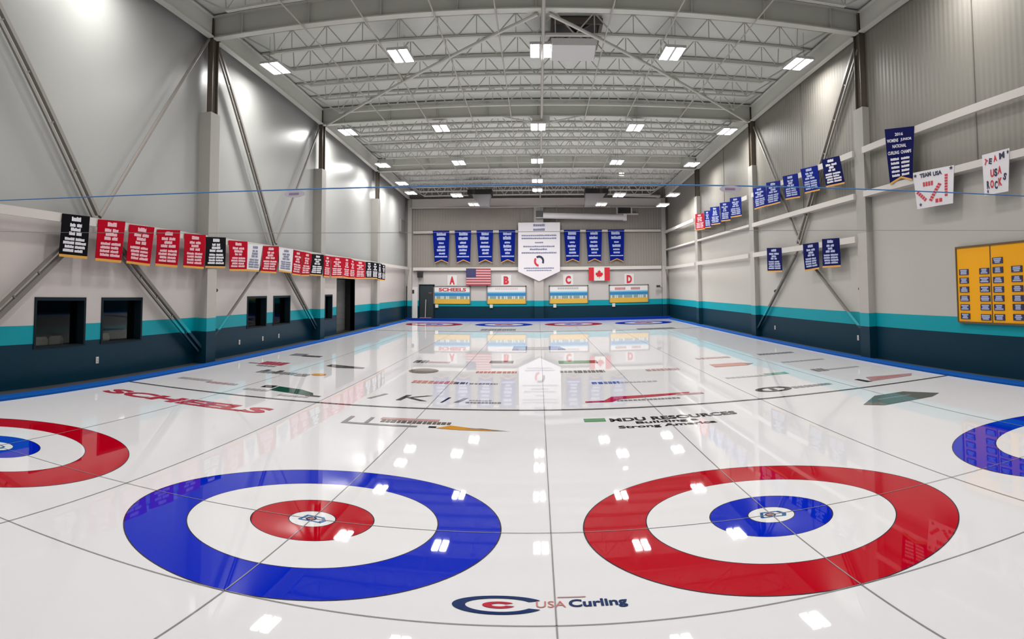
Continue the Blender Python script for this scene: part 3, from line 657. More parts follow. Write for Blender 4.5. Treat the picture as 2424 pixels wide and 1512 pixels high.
heater(-1, -4.81, -3.12, 'grey unit heater with black top, left of the centre line')
heater(1, 3.27, 4.87, 'grey unit heater with black top, right of the centre line')
t = thing('wall_vent', 'square louvred vent high on the far wall at right', 'vent', (6.45, YF, 7.5))
obj('frame', MB().box(5.85, 5.97, YF - 0.2, YF, 7.1, 8.05).box(6.95, 7.05, YF - 0.2, YF, 7.1, 8.05).box(5.97, 7.5, YF - 0.22, YF, 7.05, 7.15), GIRT, t)
b = MB()
for k in range(9): b.box(5.97, 6.95, YF - 0.16, YF - 0.02, 7.17 + k * 0.095, 7.23 + k * 0.095)
obj('louvre', b, DARK, t)
o = obj('exhaust_duct', MB().tube((6.4, 46.7, 8.35), (9.1, 46.7, 8.28), 0.1, 12).tube((9.02, 46.62, 8.28), (9.02, YF - 0.003, 8.28), 0.1, 12), GIRT, None, (7.9, 46.7, 8.3)); tag(o, 'pale horizontal pipe high at the far right, above the vent', 'duct')
t = thing('screen_tube', 'long pale tube hanging above the banners right of centre', 'screen', (3.4, 47.0, 6.7))
obj('tube', MB().tube((0.4, 46.72, 6.98), (6.45, 46.72, 6.82), 0.2, 14), WHITE, t); obj('end_cap', MB().box(6.3, 6.55, 46.55, 46.95, 6.6, 7.05), WHITE, t)
for x in (1.4, 3.4, 5.4): obj('hanger_rod', MB().tube((x, 46.75, 7.08), (x, 46.95, 7.65), 0.012, 6), WIREM, t)
t = thing('loudspeaker', 'black speaker box above the big white banner', 'speaker', (0.13, 46.8, 6.85))
obj('cabinet', MB().box(-0.1, 0.36, 46.6, 47.0, 6.86, 7.28), BLACK, t, bevel=0.02); obj('bracket', MB().box(-0.12, 0.38, 46.62, 46.98, 6.8, 6.86).box(0.1, 0.16, 46.9, 47.02, 6.9, 7.6), GREYM, t)
t = thing('loudspeaker', 'black speaker box on the far wall above the dark door', 'speaker', (-8.75, 47.0, 2.85))
obj('cabinet', MB().box(-8.95, -8.55, 46.95, 47.25, 2.85, 3.26), BLACK, t, bevel=0.02); obj('bracket', MB().box(-8.8, -8.7, 47.25, YF, 3.0, 3.1), DARK, t)
o = obj('wall_vent_panel', MB().box(XL, XL + 0.18, 45.0, 46.5, 5.85, 6.7), mat('grey_panel', (118, 114, 110), 0.6), None, (XL + 0.05, 45.8, 6)); tag(o, 'grey panel high on the left wall near the far corner', 'panel')

# ------------------------------------------------------------------ banners
def bil(c, u, v):
    """c = TL, TR, BR, BL ; u 0..1 left-right, v 0..1 top-bottom"""
    a = Vector(c[0]).lerp(Vector(c[1]), u); d = Vector(c[3]).lerp(Vector(c[2]), u); return a.lerp(d, v)
def banner(label, cat, cor, normal, cloth, ink, lines, grp, fringe=True, tail=0.0, bars=True, name='banner', amp=0.012, extra=None):
    n = Vector(normal); ph = random.uniform(0, 6.28); th = 0.012
    base = (Vector(cor[2]) + Vector(cor[3])) / 2
    t = thing(name, label, cat, base, grp)
    def P(u, v, o=0.0):
        vv = v
        return bil(cor, u, vv) + n * (o + th + amp * (1 + math.sin(ph + 5.5 * u + 1.3 * v)) * min(1, v * 2))
    NU, NV = 10, 8; b = MB()
    def bot(u): return 1.0 - tail * (1 - abs(2 * u - 1)) if tail > 0 else 1.0 + (-tail) * (1 - abs(2 * u - 1))
    for i in range(NU):
        for j in range(NV):
            u0, u1 = i / NU, (i + 1) / NU; v = lambda u, k: k / NV * bot(u)
            b.poly([P(u0, v(u0, j)), P(u0, v(u0, j + 1)), P(u1, v(u1, j + 1)), P(u1, v(u1, j))])
            b.poly([P(u0, v(u0, j), -th), P(u1, v(u1, j), -th), P(u1, v(u1, j + 1), -th), P(u0, v(u0, j + 1), -th)])
    for i in range(NU):
        u0, u1 = i / NU, (i + 1) / NU
        b.poly([P(u0, 0, -th), P(u0, 0), P(u1, 0), P(u1, 0, -th)]); b.poly([P(u0, bot(u0)), P(u0, bot(u0), -th), P(u1, bot(u1), -th), P(u1, bot(u1))])
    for j in range(NV):
        for u in (0, 1):
            a, c = j / NV, (j + 1) / NV; b.poly([P(u, a), P(u, a, -th), P(u, c, -th), P(u, c)])
    obj('cloth', b, cloth, t)
    W = (Vector(cor[1]) - Vector(cor[0])).length; Hh = (Vector(cor[3]) - Vector(cor[0])).length
    b = MB()
    def rect(u0, u1, v0, v1):
        k = max(1, int((u1 - u0) / 0.12))
        for q in range(k):
            a, c = u0 + (u1 - u0) * q / k, u0 + (u1 - u0) * (q + 1) / k
            b.poly([P(a, v0, 0.006), P(a, v1, 0.006), P(c, v1, 0.006), P(c, v0, 0.006)])
    for (v0, v1, words) in lines:
        for wd in words:
            if isinstance(wd[0], str):
                for q in text_polys(wd[0], 0.03): b.poly([P(wd[1] + (wd[2] - wd[1]) * a[0], v1 + (v0 - v1) * a[1], 0.006) for a in q])
            else:
                u = wd[0]; lw = max(0.055, (v1 - v0) * Hh / W * 0.62)
                while u < wd[1] - 0.01:
                    e = min(u + lw * random.uniform(0.8, 1.1), wd[1]); rect(u, u + (e - u) * 0.91, v0 + (v1 - v0) * random.choice((0, 0, 0.1, 0.18)), v1); u = e
    if lines: obj('lettering', b, ink, t)
    if fringe:
        b = MB(); fv = 0.06 * 0.9 / max(Hh, 0.1)
        for i in range(NU):
            u0, u1 = i / NU, (i + 1) / NU
            b.poly([P(u0, bot(u0), 0), P(u0, bot(u0) + fv, 0), P(u1, bot(u1) + fv, 0), P(u1, bot(u1), 0)])
            b.poly([P(u0, bot(u0), -0.005), P(u1, bot(u1), -0.005), P(u1, bot(u1) + fv, -0.005), P(u0, bot(u0) + fv, -0.005)])
        obj('fringe', b, GOLD, t)
    if extra: extra(t, P)
    return t
def champ_lines(r):
    """a short heading, a few centred title lines and a block of two-column names (too blurred to read in the photo)"""
    L = [(0.055, 0.165, [(0.33, 0.67)])]
    v = 0.22
    for k in range(3):
        w1 = r.uniform(0.18, 0.34); L.append((v, v + 0.085, [(0.5 - w1, 0.48), (0.53, 0.5 + w1)] if k != 1 else [(0.5 - w1 * 0.7, 0.5 + w1 * 0.7)])); v += 0.105
    v += 0.04
    for k in range(4):
        L.append((v, v + 0.07, [(0.08 + r.uniform(0, 0.08), 0.48), (0.52, 0.92 - r.uniform(0, 0.1))])); v += 0.095
    return L
LB = [('k', (10.34, 3.55), (11.28, 3.57), (11.21, 2.72), (10.25, 2.73)), ('r', (11.59, 3.54), (12.65, 3.58), (12.51, 2.69), (11.5, 2.7)), ('r', (12.82, 3.53), (13.93, 3.55), (13.74, 2.66), (12.7, 2.69)),
      ('r', (14.06, 3.51), (15.21, 3.58), (15.07, 2.67), (13.99, 2.68)), ('r', (15.45, 3.51), (16.66, 3.56), (16.54, 2.68), (15.4, 2.68)), ('k', (16.68, 3.51), (17.95, 3.58), (17.89, 2.74), (16.64, 2.71)),
      ('r', (18.15, 3.51), (19.52, 3.56), (19.45, 2.7), (18.19, 2.67)), ('w', (19.55, 3.49), (20.78, 3.52), (20.48, 2.7), (19.46, 2.7)), ('r', (20.81, 3.5), (22.23, 3.57), (21.98, 2.68), (20.61, 2.68)),
      ('w', (22.26, 3.51), (23.7, 3.55), (23.5, 2.72), (22.21, 2.75)), ('r', (23.73, 3.53), (24.75, 3.5), (24.5, 2.64), (23.56, 2.66)), ('r', (24.78, 3.51), (25.85, 3.48), (25.52, 2.65), (24.52, 2.63)),
      ('k', (25.88, 3.48), (27.4, 3.51), (27.15, 2.68), (25.61, 2.68)), ('r', (27.45, 3.49), (28.45, 3.49), (28.19, 2.64), (27.38, 2.65)), ('r', (28.48, 3.49), (30.33, 3.52), (30.21, 2.67), (28.42, 2.64)),
      ('r', (30.36, 3.52), (31.58, 3.53), (31.34, 2.63), (30.34, 2.67)), ('r', (31.62, 3.53), (32.36, 3.47), (32.39, 2.64), (31.37, 2.63)), ('r', (32.4, 3.47), (34.43, 3.48), (34.4, 2.66), (32.44, 2.63)),
      ('k', (34.56, 3.48), (36.03, 3.52), (36.0, 2.69), (34.53, 2.67)), ('k', (36.06, 3.51), (37.25, 3.52), (37.17, 2.68), (36.02, 2.69)), ('k', (37.28, 3.5), (38.3, 3.5), (38.22, 2.62), (37.2, 2.64)),
      ('k', (38.33, 3.46), (39.2, 3.45), (39.12, 2.61), (38.24, 2.62))]
cnt = {'k': 0, 'r': 0, 'w': 0}; rr = random.Random(3)
for i, (c, a, bq, d, e) in enumerate(LB):
    k = cnt[c]; cnt[c] += 1
    cn = {'k': 'black', 'r': 'red', 'w': 'white'}[c]
    lab = '%s lettered %s banner from the near end of the left wall row' % (ORD[k], cn)
    cor = [(-9.53, p[0], p[1]) for p in (a, bq, d, e)]
    banner(lab, 'banner', cor, (1, 0, 0), {'k': BLACK_C, 'r': RED_C, 'w': WHITE_C}[c], {'k': INK_W, 'r': INK_P, 'w': INK_N}[c], champ_lines(rr), 'banners along the left wall')
xB = 9.438
def rb(label, pts, cloth, ink, grp, lines=None, **k):
    return banner(label, 'banner', [(xB, p[0], p[1]) for p in pts], (-1, 0, 0), cloth, ink, champ_lines(rr) if lines is None else lines, grp, **k)
UP = 'blue banners on the upper right girt'
for i, p in enumerate([[(19.65, 6.02), (18.34, 5.92), (18.01, 5.08), (19.35, 5.14)], [(21.49, 6.01), (20.01, 5.9), (19.86, 5.12), (21.12, 5.17)], [(23.25, 6.03), (21.77, 5.91), (21.59, 5.1), (23.01, 5.19)],
                       [(25.1, 6.06), (23.54, 5.92), (23.5, 5.14), (25.0, 5.19)], [(26.8, 6.07), (25.2, 5.95), (25.09, 5.2), (26.66, 5.23)]]):
    rb('blue banner on the upper right girt, %s beyond the nearest right column' % ORD[i], p, NAVY_C if i == 0 else BLUE_C, INK_W if i == 0 else INK_B, UP)
for i, p in enumerate([[(30.3, 6.1), (28.54, 5.95), (28.42, 5.15), (30.16, 5.24)], [(32.1, 6.09), (30.35, 5.94), (30.25, 5.12), (31.88, 5.22)], [(34.0, 6.09), (32.2, 5.94), (32.0, 5.12), (33.8, 5.22)], [(35.3, 6.04), (34.05, 5.93), (33.85, 5.1), (35.05, 5.17)]]):
    rb('blue banner on the upper right girt, %s beyond the second right column' % ORD[i], p, BLUE_C, INK_B, UP)
rb('small red banner on the upper right girt, farthest of its row', [(37.4, 6.09), (35.4, 5.94), (35.12, 5.12), (37.3, 5.22)], RED_C, INK_P, UP)
LO = 'navy banners on the lower right girt'
rb('navy banner alone nearest the second right column on the lower girt', [(25.23, 3.54), (23.59, 3.46), (23.52, 2.63), (25.15, 2.66)], NAVY_C, INK_B, LO)
rb('tilted navy banner in the middle of the lower right girt', [(21.45, 3.46), (20.12, 3.44), (20.05, 2.64), (21.28, 2.6)], NAVY_C, INK_B, LO)
rb('navy banner on the lower girt closest to the nearest right column', [(19.81, 3.52), (18.52, 3.47), (18.46, 2.66), (19.8, 2.67)], NAVY_C, INK_B, LO)
rb('largest navy banner with a notched gold tail on the right wall', [(15.45, 6.13), (13.95, 5.91), (14.1, 4.62), (15.22, 4.66)], NAVY_C, INK_W, 'large posters on the right wall',
   [(0.09, 0.15, [('2016', 0.36, 0.64)]), (0.2, 0.265, [('WOMENS', 0.06, 0.47), ('JUNIOR', 0.55, 0.94)]), (0.31, 0.375, [('NATIONAL', 0.25, 0.75)]), (0.43, 0.495, [('CURLING', 0.06, 0.48), ('CHAMPS', 0.54, 0.94)])] +
   [(0.56 + k * 0.075, 0.605 + k * 0.075, [(0.14, 0.46), (0.54, 0.88)]) for k in range(5)], tail=0.09)
def stars(pts, col):
    def ex(t, P):
        b = MB()
        for (u, v) in pts:
            q = []
            for k in range(10):
                a = math.pi / 2 + k * math.pi / 5; r = 0.05 if k % 2 == 0 else 0.022
                q.append((u + math.cos(a) * r, v - math.sin(a) * r * 1.15))
            c = P(u, v, 0.008)
            for k in range(10): b.poly([c, P(*q[k], 0.008), P(*q[(k + 1) % 10], 0.008)])
        obj('star', b, col, t)
    return ex
def poster(label, pts, red, navy, star):
    def ex(t, P):
        for nm, items, col in (('red_lettering', red, INK_R), ('navy_lettering', navy, INK_K)):
            b = MB()
            for it in items:
                s, u, v, w_, h_, ang = it
                if s: w_, h_ = w_ * 1.2, h_ * 1.2
                ca, sa = math.cos(ang), math.sin(ang)
                polys = text_polys(s, 0.05) if s else None
                if s is None:
                    polys = []; k = max(2, int(w_ / 0.07))
                    for q in range(k): polys.append([(q / k, 0), ((q + 0.75) / k, 0), ((q + 0.75) / k, 1), (q / k, 1)])
                for q in polys: b.poly([P(u + (a[0] - .5) * w_ * ca - (a[1] - .5) * h_ * sa, v - ((a[0] - .5) * w_ * sa + (a[1] - .5) * h_ * ca), 0.006) for a in q])
            obj(nm, b, col, t)
        stars(star, INK_K)(t, P)
    return banner(label, 'poster', [(xB, p[0], p[1]) for p in pts], (-1, 0, 0), WHITE_C, INK_R, [], 'large posters on the right wall', fringe=False, name='poster', amp=0.006, extra=ex)
poster('white hand-lettered poster with a red V of writing on the right wall', [(14.09, 4.76), (12.28, 4.68), (12.38, 3.83), (13.93, 3.85)],
       [(None, 0.38, 0.37, 0.28, 0.12, 0.0), (None, 0.18, 0.68, 0.36, 0.09, -0.85), (None, 0.55, 0.62, 0.52, 0.09, 1.0), (None, 0.83, 0.48, 0.6, 0.07, 1.57), (None, 0.65, 0.86, 0.2, 0.1, 0)],
       [('TEAM', 0.32, 0.12, 0.24, 0.1, 0.05), ('USA', 0.62, 0.13, 0.18, 0.1, 0.05)], [(0.06, 0.1), (0.94, 0.06), (0.12, 0.9)])
poster('white hand-lettered poster of big red and navy letters above the yellow board', [(11.21, 4.73), (10.27, 4.73), (10.36, 3.86), (11.17, 3.86)],
       [('T', 0.14, 0.2, 0.11, 0.12, -0.5), ('A', 0.5, 0.16, 0.11, 0.13, 0.1), ('U', 0.38, 0.5, 0.12, 0.16, 0), ('A', 0.66, 0.46, 0.12, 0.16, 0), ('O', 0.36, 0.76, 0.12, 0.16, 0), ('K', 0.68, 0.74, 0.12, 0.16, 0)],
       [('E', 0.32, 0.2, 0.1, 0.12, -0.2), ('M', 0.74, 0.13, 0.16, 0.13, 0.1), ('S', 0.52, 0.5, 0.1, 0.16, 0), ('R', 0.2, 0.76, 0.1, 0.16, 0), ('C', 0.52, 0.8, 0.1, 0.16, 0), ('S', 0.86, 0.64, 0.1, 0.14, -0.3)], [(0.95, 0.08), (0.18, 0.92)])

# far wall banners
yfb = YF - 0.253
def fb(label, x0, x1, z0, z1, grp):
    w_ = x1 - x0; cor = [(x0, yfb, z1), (x1, yfb, z1), (x1 - 0.08, yfb, z0), (x0 + 0.16, yfb, z0)]
    L = [(0.07, 0.16, [(0.24, 0.76)]), (0.2, 0.3, [(0.24, 0.76)]), (0.36, 0.42, [(0.3, 0.68)]), (0.47, 0.55, [(0.22, 0.76)]), (0.59, 0.65, [(0.24, 0.74)]), (0.69, 0.75, [(0.28, 0.72)]), (0.8, 0.84, [(0.05, 0.95)])]
    L = [(a + rr.uniform(-.012, .012), b_, [(max(0.04, w0[0] + rr.uniform(-.06, .06)), min(0.96, w0[1] + rr.uniform(-.06, .06))) for w0 in wd]) for a, b_, wd in L]
    banner(label, 'banner', cor, (0, -1, 0), BLUE_C, INK_B, L, grp, fringe=True, tail=0.09)
FG = 'blue banners on the far wall'
for i, (x0, x1) in enumerate(((-7.82, -6.56), (-6.16, -4.93), (-4.53, -3.3), (-2.88, -1.65))): fb('blue banner on the far wall, %s from the left' % ORD[i], x0, x1, 3.88, 6.06, FG)
for i, (x0, x1) in enumerate(((1.92, 3.13), (3.55, 4.75), (5.18, 6.42))): fb('blue banner on the far wall, %s right of the big white banner' % ORD[i], x0, x1, 3.88, 6.04, FG)
def big_extra(t, P):
    b = MB()
    for a0, a1, m in ((-0.5, 2.2, 0), (2.5, 4.6, 1)):
        for k in range(24):
            u0 = a0 + (a1 - a0) * k / 24; u1 = a0 + (a1 - a0) * (k + 1) / 24
            q = lambda r, s: P(0.5 + r * math.cos(s), 0.79 - r * 0.93 * math.sin(s), 0.012)
            b.poly([q(0.075, u0), q(0.122, u0), q(0.122, u1), q(0.075, u1)], m)
    obj('emblem', b, [INK_K, INK_R], t)
    for x in (-1.2, 1.4): obj('cord', MB().tube((x, yfb - 0.212, 6.5), (x, 47.0, 7.66), 0.012, 6), WIREM, t)
cor = [(-1.43, yfb - 0.2, 6.53), (1.64, yfb - 0.2, 6.53), (1.61, yfb - 0.2, 3.23), (-1.45, yfb - 0.2, 3.23)]
banner('large white banner with pointed bottom and ring emblem on the far wall', 'banner', cor, (0, -1, 0), WHITE_C, INK_N,
       [(0.03, 0.08, [(0.36, 0.64)]), (0.12, 0.17, [(0.36, 0.64)]), (0.25, 0.28, [(0.08, 0.92)]), (0.31, 0.34, [(0.08, 0.92)]), (0.395, 0.425, [(0.4, 0.6)]), (0.475, 0.505, [(0.12, 0.88)]), (0.53, 0.565, [(0.28, 0.7)]), (0.605, 0.635, [(0.08, 0.92)]),
        (0.92, 0.945, [(0.14, 0.86)]), (0.97, 0.99, [(0.2, 0.8)])], None, fringe=False, tail=-0.2, extra=big_extra)
# flags
def flag_us():
    cor = [(-5.3, yfb - 0.022, 3.47), (-3.48, yfb - 0.022, 3.45), (-3.48, yfb - 0.022, 2.32), (-5.3, yfb - 0.022, 2.32)]
    def ex(t, P):
        b = MB()
        for k in range(0, 13, 2):
            u0 = 0.4 if k < 7 else 0.0
            for q in range(8):
                a, c = u0 + (1 - u0) * q / 8, u0 + (1 - u0) * (q + 1) / 8
                b.poly([P(a, k / 13, 0.012), P(a, (k + 1) / 13, 0.012), P(c, (k + 1) / 13, 0.012), P(c, k / 13, 0.012)])
        obj('stripes', b, mat('flag_red', (178, 52, 66), 0.8), t)
        b = MB()
        for q in range(4): b.poly([P(q * .1, 0, 0.015), P(q * .1, 7 / 13, 0.015), P((q + 1) * .1, 7 / 13, 0.015), P((q + 1) * .1, 0, 0.015)])
        obj('canton', b, mat('flag_navy', (44, 42, 92), 0.8), t)
        b = MB()
        for r in range(9):
            for q in range(6 if r % 2 == 0 else 5):
                u = 0.033 + q * 0.066 + (0.033 if r % 2 else 0); v = (r + 1) * 7 / 13 / 10
                b.poly([P(u + 0.008 * math.sin(k * 2 * math.pi / 5), v - 0.012 * math.cos(k * 2 * math.pi / 5), 0.019) for k in range(5)])
        obj('stars', b, mat('flag_star', (170, 168, 190), 0.8), t)
    banner('stars and stripes flag hanging on the far wall', 'flag', cor, (0, -1, 0), mat('flag_cream', (206, 180, 182), 0.8), INK_W, [], 'flags on the far wall', fringe=False, name='flag', extra=ex)
flag_us()
def flag_ca():
    cor = [(3.73, yfb - 0.022, 3.47), (5.29, yfb - 0.022, 3.45), (5.29, yfb - 0.022, 2.57), (3.73, yfb - 0.022, 2.57)]
    def ex(t, P):
        rm = mat('flag_bright_red', (206, 20, 40), 0.8)
        b = MB()
        for a0 in (0.0, 0.75):
            for q in range(3): b.poly([P(a0 + q * .25 / 3, 0, 0.02), P(a0 + q * .25 / 3, 1, 0.02), P(a0 + (q + 1) * .25 / 3, 1, 0.02), P(a0 + (q + 1) * .25 / 3, 0, 0.02)])
        obj('bars', b, rm, t)
        half = [(0, -0.95), (0.18, -0.6), (0.38, -0.7), (0.3, -0.2), (0.52, -0.42), (0.58, -0.28), (0.88, -0.32), (0.78, -0.06), (0.95, 0.06), (0.5, 0.42), (0.55, 0.6), (0.06, 0.52), (0.06, 0.95)]
        pts = half + [(-x, y) for x, y in half[::-1]]
        b = MB(); S = 0.2
        c = P(0.5, 0.5, 0.02); Q = [P(0.5 + x * S, 0.5 + y * S * 1.75, 0.02) for x, y in pts]
        for k in range(len(Q)): b.poly([c, Q[k], Q[(k + 1) % len(Q)]])
        obj('maple_leaf', b, rm, t)
    banner('red and white maple leaf flag hanging on the far wall', 'flag', cor, (0, -1, 0), mat('flag_white', (232, 226, 220), 0.8), INK_W, [], 'flags on the far wall', fringe=False, name='flag', extra=ex)
flag_ca()

# sheet letters and scoreboards on the far wall
for ch, x0, x1 in (('A', -6.74, -6.02), ('B', -2.72, -1.98), ('C', 1.86, 2.6), ('D', 6.42, 7.14)):
    t = thing('sheet_sign', 'white sign with red letter %s above its scoreboard' % ch, 'sign', ((x0 + x1) / 2, YF, 2.3), 'sheet letter signs')
    obj('panel', MB().box(x0, x1, YF - 0.03, YF, 2.3, 3.02), WHITE, t)
    b = MB(); m_ = (x0 + x1) / 2
    for q in text_polys(ch, 0.06): b.poly([(m_ - 0.2 + 0.4 * a[0], YF - 0.034, 2.37 + 0.56 * a[1]) for a in q])
    obj('letter', b, INK_R, t)
SBW = mat('scoreboard_white', (236, 232, 230), 0.5); SBB = mat('scoreboard_blue', (20, 128, 190), 0.5); SBL = mat('scoreboard_pale_blue', (120, 198, 226), 0.5); SBY = mat('scoreboard_yellow', (226, 182, 58), 0.5); SBG = mat('scoreboard_grey', (120, 118, 116), 0.5); CARD = mat('score_card', (222, 222, 214), 0.6); SBT = mat('scoreboard_strip', (128, 160, 164), 0.6)
for k, (ch, x0, x1) in enumerate((('A', -7.78, -4.99), ('B', -3.8, -0.86), ('C', 0.8, 3.7), ('D', 5.24, 8.22))):
    z0, z1 = 1.06, 2.28; y = YF - 0.06
    t = thing('scoreboard', 'striped curling scoreboard under letter %s on the far wall' % ch, 'scoreboard', ((x0 + x1) / 2, YF, z0), 'scoreboards on the far wall')
    f = MB(); e = 0.07
    f.box(x0, x1, YF - 0.05, YF, z0, z1); f.box(x0, x0 + e, y - 0.03, y, z0, z1).box(x1 - e, x1, y - 0.03, y, z0, z1).box(x0, x1, y - 0.03, y, z1 - e, z1)
    obj('frame', f, SBG, t)
    H_ = z1 - z0; Z = lambda f_: z1 - H_ * f_
    def band(nm, f0, f1, m): return obj(nm, MB().box(x0 + e, x1 - e, y - 0.01, y + 0.01, Z(f1), Z(f0)), m, t)
    hd = band('header', 0.06, 0.33, SBW); band('stripe', 0.33, 0.40, SBL); band('blue_band', 0.40, 0.56, SBB); band('card_rail', 0.56, 0.72, SBT); band('yellow_band', 0.72, 1.0, SBY)
    b = MB(); yy = y - 0.014
    if ch == 'A':
        for q in text_polys('SCHEELS', 0.045): b.poly([(x0 + 0.4 + 2.05 * a[0], yy, Z(0.31) + 0.24 * a[1]) for a in q])
        obj('lettering', b, INK_R, hd)
    elif ch == 'D':
        for (a0, a1) in ((0.45, 1.15), (1.65, 2.3)):
            u = x0 + a0
            while u < x0 + a1: b.poly([(u, yy, Z(0.29)), (u + 0.07, yy, Z(0.29)), (u + 0.07, yy, Z(0.15)), (u, yy, Z(0.15))]); u += 0.1
        obj('lettering', b, mat('faded_red_print', (176, 92, 100), 0.6), hd)
    else:
        u = x0 + 0.65
        while u < x1 - 0.7: b.poly([(u, yy, Z(0.22)), (u + 0.09, yy, Z(0.22)), (u + 0.09, yy, Z(0.11)), (u, yy, Z(0.11))]); u += 0.13
        obj('lettering', b, mat('faded_print_%s' % ch, (214, 196, 200) if ch == 'B' else (172, 172, 178), 0.6), hd)
    r2 = random.Random(20 + k); slots = sorted(r2.sample(range(2, 17), 7)) + [0, 18]
    for sidx in slots:
        u = x0 + e + 0.06 + sidx * (x1 - x0 - 2 * e - 0.2) / 18
        obj('number_card', MB().box(u, u + 0.1, y - 0.03, y - 0.012, Z(0.75), Z(0.58)), CARD, t)
    cx_ = x0 + (0.25 if k == 0 else 0.42 if k == 2 else 0.34)
    o = obj('card_box', MB().box(cx_ - 0.11, cx_ + 0.11, YF - 0.12, YF, 0.78, 1.02), CARD, None, (cx_, YF, 0.78), bevel=0.01); tag(o, 'small pale box under the left end of scoreboard %s' % ch, 'box', 'small boxes under the scoreboards')

# ------------------------------------------------------------------ yellow plaque board on the right wall
t = thing('plaque_board', 'yellow board of navy name plates on the right wall', 'board', (9.7, 10.7, 1.17))
bx = XR - 0.07; BXR = XR - 0.003
obj('panel', MB().box(bx, BXR, 11.38, 12.64, 1.17, 2.82), YELLOW, t); obj('panel', MB().box(bx, BXR, 8.9, 11.34, 1.17, 2.82), YELLOW, t)
obj('trim', MB().box(bx - 0.02, BXR, 12.64, 12.68, 1.15, 2.86).box(bx - 0.02, BXR, 8.9, 12.64, 2.82, 2.86).box(bx - 0.02, BXR, 8.9, 12.64, 1.13, 1.17).box(bx - 0.005, BXR, 11.34, 11.38, 1.17, 2.82), mat('board_trim', (96, 70, 30), 0.5), t)
PLT = mat('plate_navy', (22, 26, 78), 0.4); PLI = mat('plate_print', (176, 186, 224), 0.5)
cols_ = [(12.37, [2.28, 2.09, 1.89, 1.69, 1.49, 1.29]), (11.59, [2.28, 2.09, 1.89, 1.69, 1.5, 1.28]), (11.1, [2.49, 2.29, 2.08, 1.88, 1.69, 1.5, 1.29]), (10.46, [2.29, 2.09, 1.89, 1.69, 1.51, 1.3])]
for yc, zs in cols_:
    for z in zs:
        p = obj('name_plate', MB().box(bx - 0.015, bx, yc - 0.18, yc + 0.18, z - 0.065, z + 0.065), PLT, t)
        b = MB()
        for q in range(3):
            hw = rr.uniform(0.08, 0.155); zz = z + 0.036 - q * 0.036
            b.poly([(bx - 0.017, yc + hw, zz - 0.014), (bx - 0.017, yc - hw, zz - 0.014), (bx - 0.017, yc - hw, zz + 0.014), (bx - 0.017, yc + hw, zz + 0.014)])
        obj('print', b, PLI, p)

# ------------------------------------------------------------------ small fittings
def outlet(x, y, z, s, label):
    t = thing('wall_outlet', label, 'outlet', (x, y, z), 'wall outlets')
    a, c = sorted((x, x + s * 0.025))
    obj('cover_plate', MB().box(a, c, y - 0.05, y + 0.05, z - 0.075, z + 0.075), WHITE, t, bevel=0.006)
    a, c = sorted((x + s * 0.025, x + s * 0.028))
    obj('socket', MB().box(a, c, y - 0.02, y + 0.02, z + 0.01, z + 0.045).box(a, c, y - 0.02, y + 0.02, z - 0.045, z - 0.01), GREYM, t)
outlet(XL, 12.21, 0.42, 1, 'white outlet below the gap between the two nearest left windows')
for i, y in enumerate((19.88, 21.81, 23.33)): outlet(XL, y, 0.38, 1, 'white outlet on the left wall, %s beyond the nearest column' % ORD[i])
outlet(XR, 18.0, 0.5, -1, 'white outlet on the right wall just beyond the nearest column')
outlet(XR, 25.3, 0.45, -1, 'white outlet on the right wall before the second column')
def sensor(x, y, z, s, label):
    t = thing('wall_sensor', label, 'sensor', (x, y, z), 'small wall sensors')
    a, c = sorted((x, x + s * 0.05)); obj('mount', MB().box(a, c, y - 0.04, y + 0.04, z - 0.04, z + 0.04), GREYM, t)
    obj('head', MB().tube((x + s * 0.05, y, z), (x + s * 0.16, y - 0.06, z - 0.04), 0.05, 10), DARK, t)
sensor(XL, 17.97, 2.07, 1, 'small grey sensor on the left wall by the nearest column')
sensor(XR, 17.6, 1.98, -1, 'small grey sensor on the right wall by the nearest column')
sensor(XR, 24.9, 1.9, -1, 'small dark sensor on the right wall near the lower brace')
# camera on far right wall
t = thing('wall_camera', 'pale camera on an arm at the far right of the scoreboards', 'camera', (9.2, 47.2, 2.0))
obj('arm', MB().bar((9.45, 47.3, 1.95), (8.95, 46.9, 2.1), 0.05, 0.05), GREYM, t); obj('body', MB().box(8.75, 9.0, 46.75, 47.0, 2.05, 2.2), DARK, t)
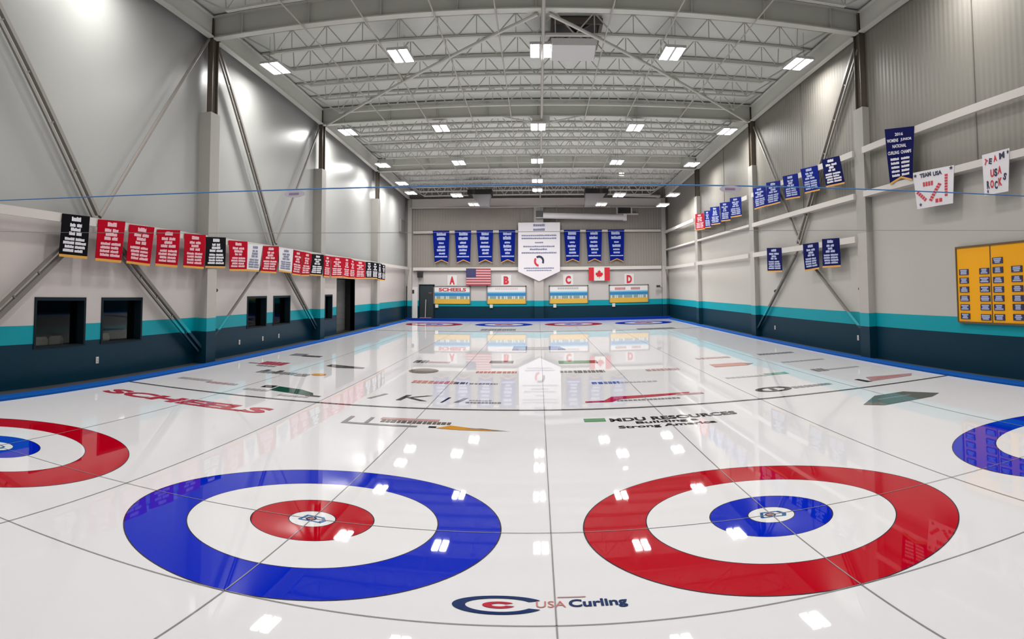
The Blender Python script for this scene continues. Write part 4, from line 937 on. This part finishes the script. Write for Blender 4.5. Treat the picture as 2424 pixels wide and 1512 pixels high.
# coat-hook like pale fitting at the lower left edge
o = obj('hose_hook', MB().polyline([(XL + 0.03, 8.52, 0.42), (XL + 0.06, 8.6, 0.36), (XL + 0.06, 8.66, 0.26), (XL + 0.05, 8.7, 0.12)], 0.03, 8), GREYM, None, (XL, 8.6, 0.2)); tag(o, 'pale bent pipe low on the left wall at the picture edge', 'pipe')

# cords strung across the hall at the near end, with small oval tags
def cord(name, pts, r, m, label):
    b = MB(); b.polyline(pts, r, 6); o = obj(name, b, m, None, (0, pts[0][1], pts[0][2])); return tag(o, label, 'cord')
yc = 8.0
pts = []
for k in range(25):
    u = k / 24; x = XL + (XR - XL) * u; pts.append((x, yc, 3.40 + 0.17 * (2 * u - 1) ** 2 * (1 if u < 0.5 else 0.25)))
cord('blue_cord', pts, 0.009, CORD, 'blue cord strung across the hall high in front of the camera')
pts = []
for k in range(25):
    u = k / 24; x = XL + (XR - XL) * u; pts.append((x, yc + 0.05, 2.86 + 0.16 * (2 * u - 1) ** 2 * (1.1 if u < 0.5 else 0.2)))
cord('grey_wire', pts, 0.0035, WIREM, 'thin grey wire strung across the hall below the blue cord')
for x, lab in ((-3.2, 'small pale oval tag hanging on the blue cord at left'), (2.5, 'small pale oval tag hanging on the blue cord at right')):
    t = thing('oval_tag', lab, 'tag', (x, yc - 0.01, 3.3), 'oval tags on the blue cord')
    z = 3.36
    b = MB(); n = 24
    for d, fl in ((-0.004, 1), (0.004, -1)):
        q = [(x + 0.15 * math.cos(2 * math.pi * k / n), yc - 0.012 + d, z + 0.045 * math.sin(2 * math.pi * k / n)) for k in range(n)]
        b.poly(q[::fl])
    for k in range(n):
        a0, a1 = 2 * math.pi * k / n, 2 * math.pi * (k + 1) / n
        b.poly([(x + .15 * math.cos(a0), yc - .016, z + .045 * math.sin(a0)), (x + .15 * math.cos(a1), yc - .016, z + .045 * math.sin(a1)), (x + .15 * math.cos(a1), yc - .008, z + .045 * math.sin(a1)), (x + .15 * math.cos(a0), yc - .008, z + .045 * math.sin(a0))])
    obj('face', b, mat('tag_white', (214, 210, 222), 0.6), t)
    obj('mark', MB().box(x - 0.08, x + 0.06, yc - 0.0185, yc - 0.0165, z - 0.012, z + 0.014), mat('tag_mauve', (168, 140, 172), 0.6), t)
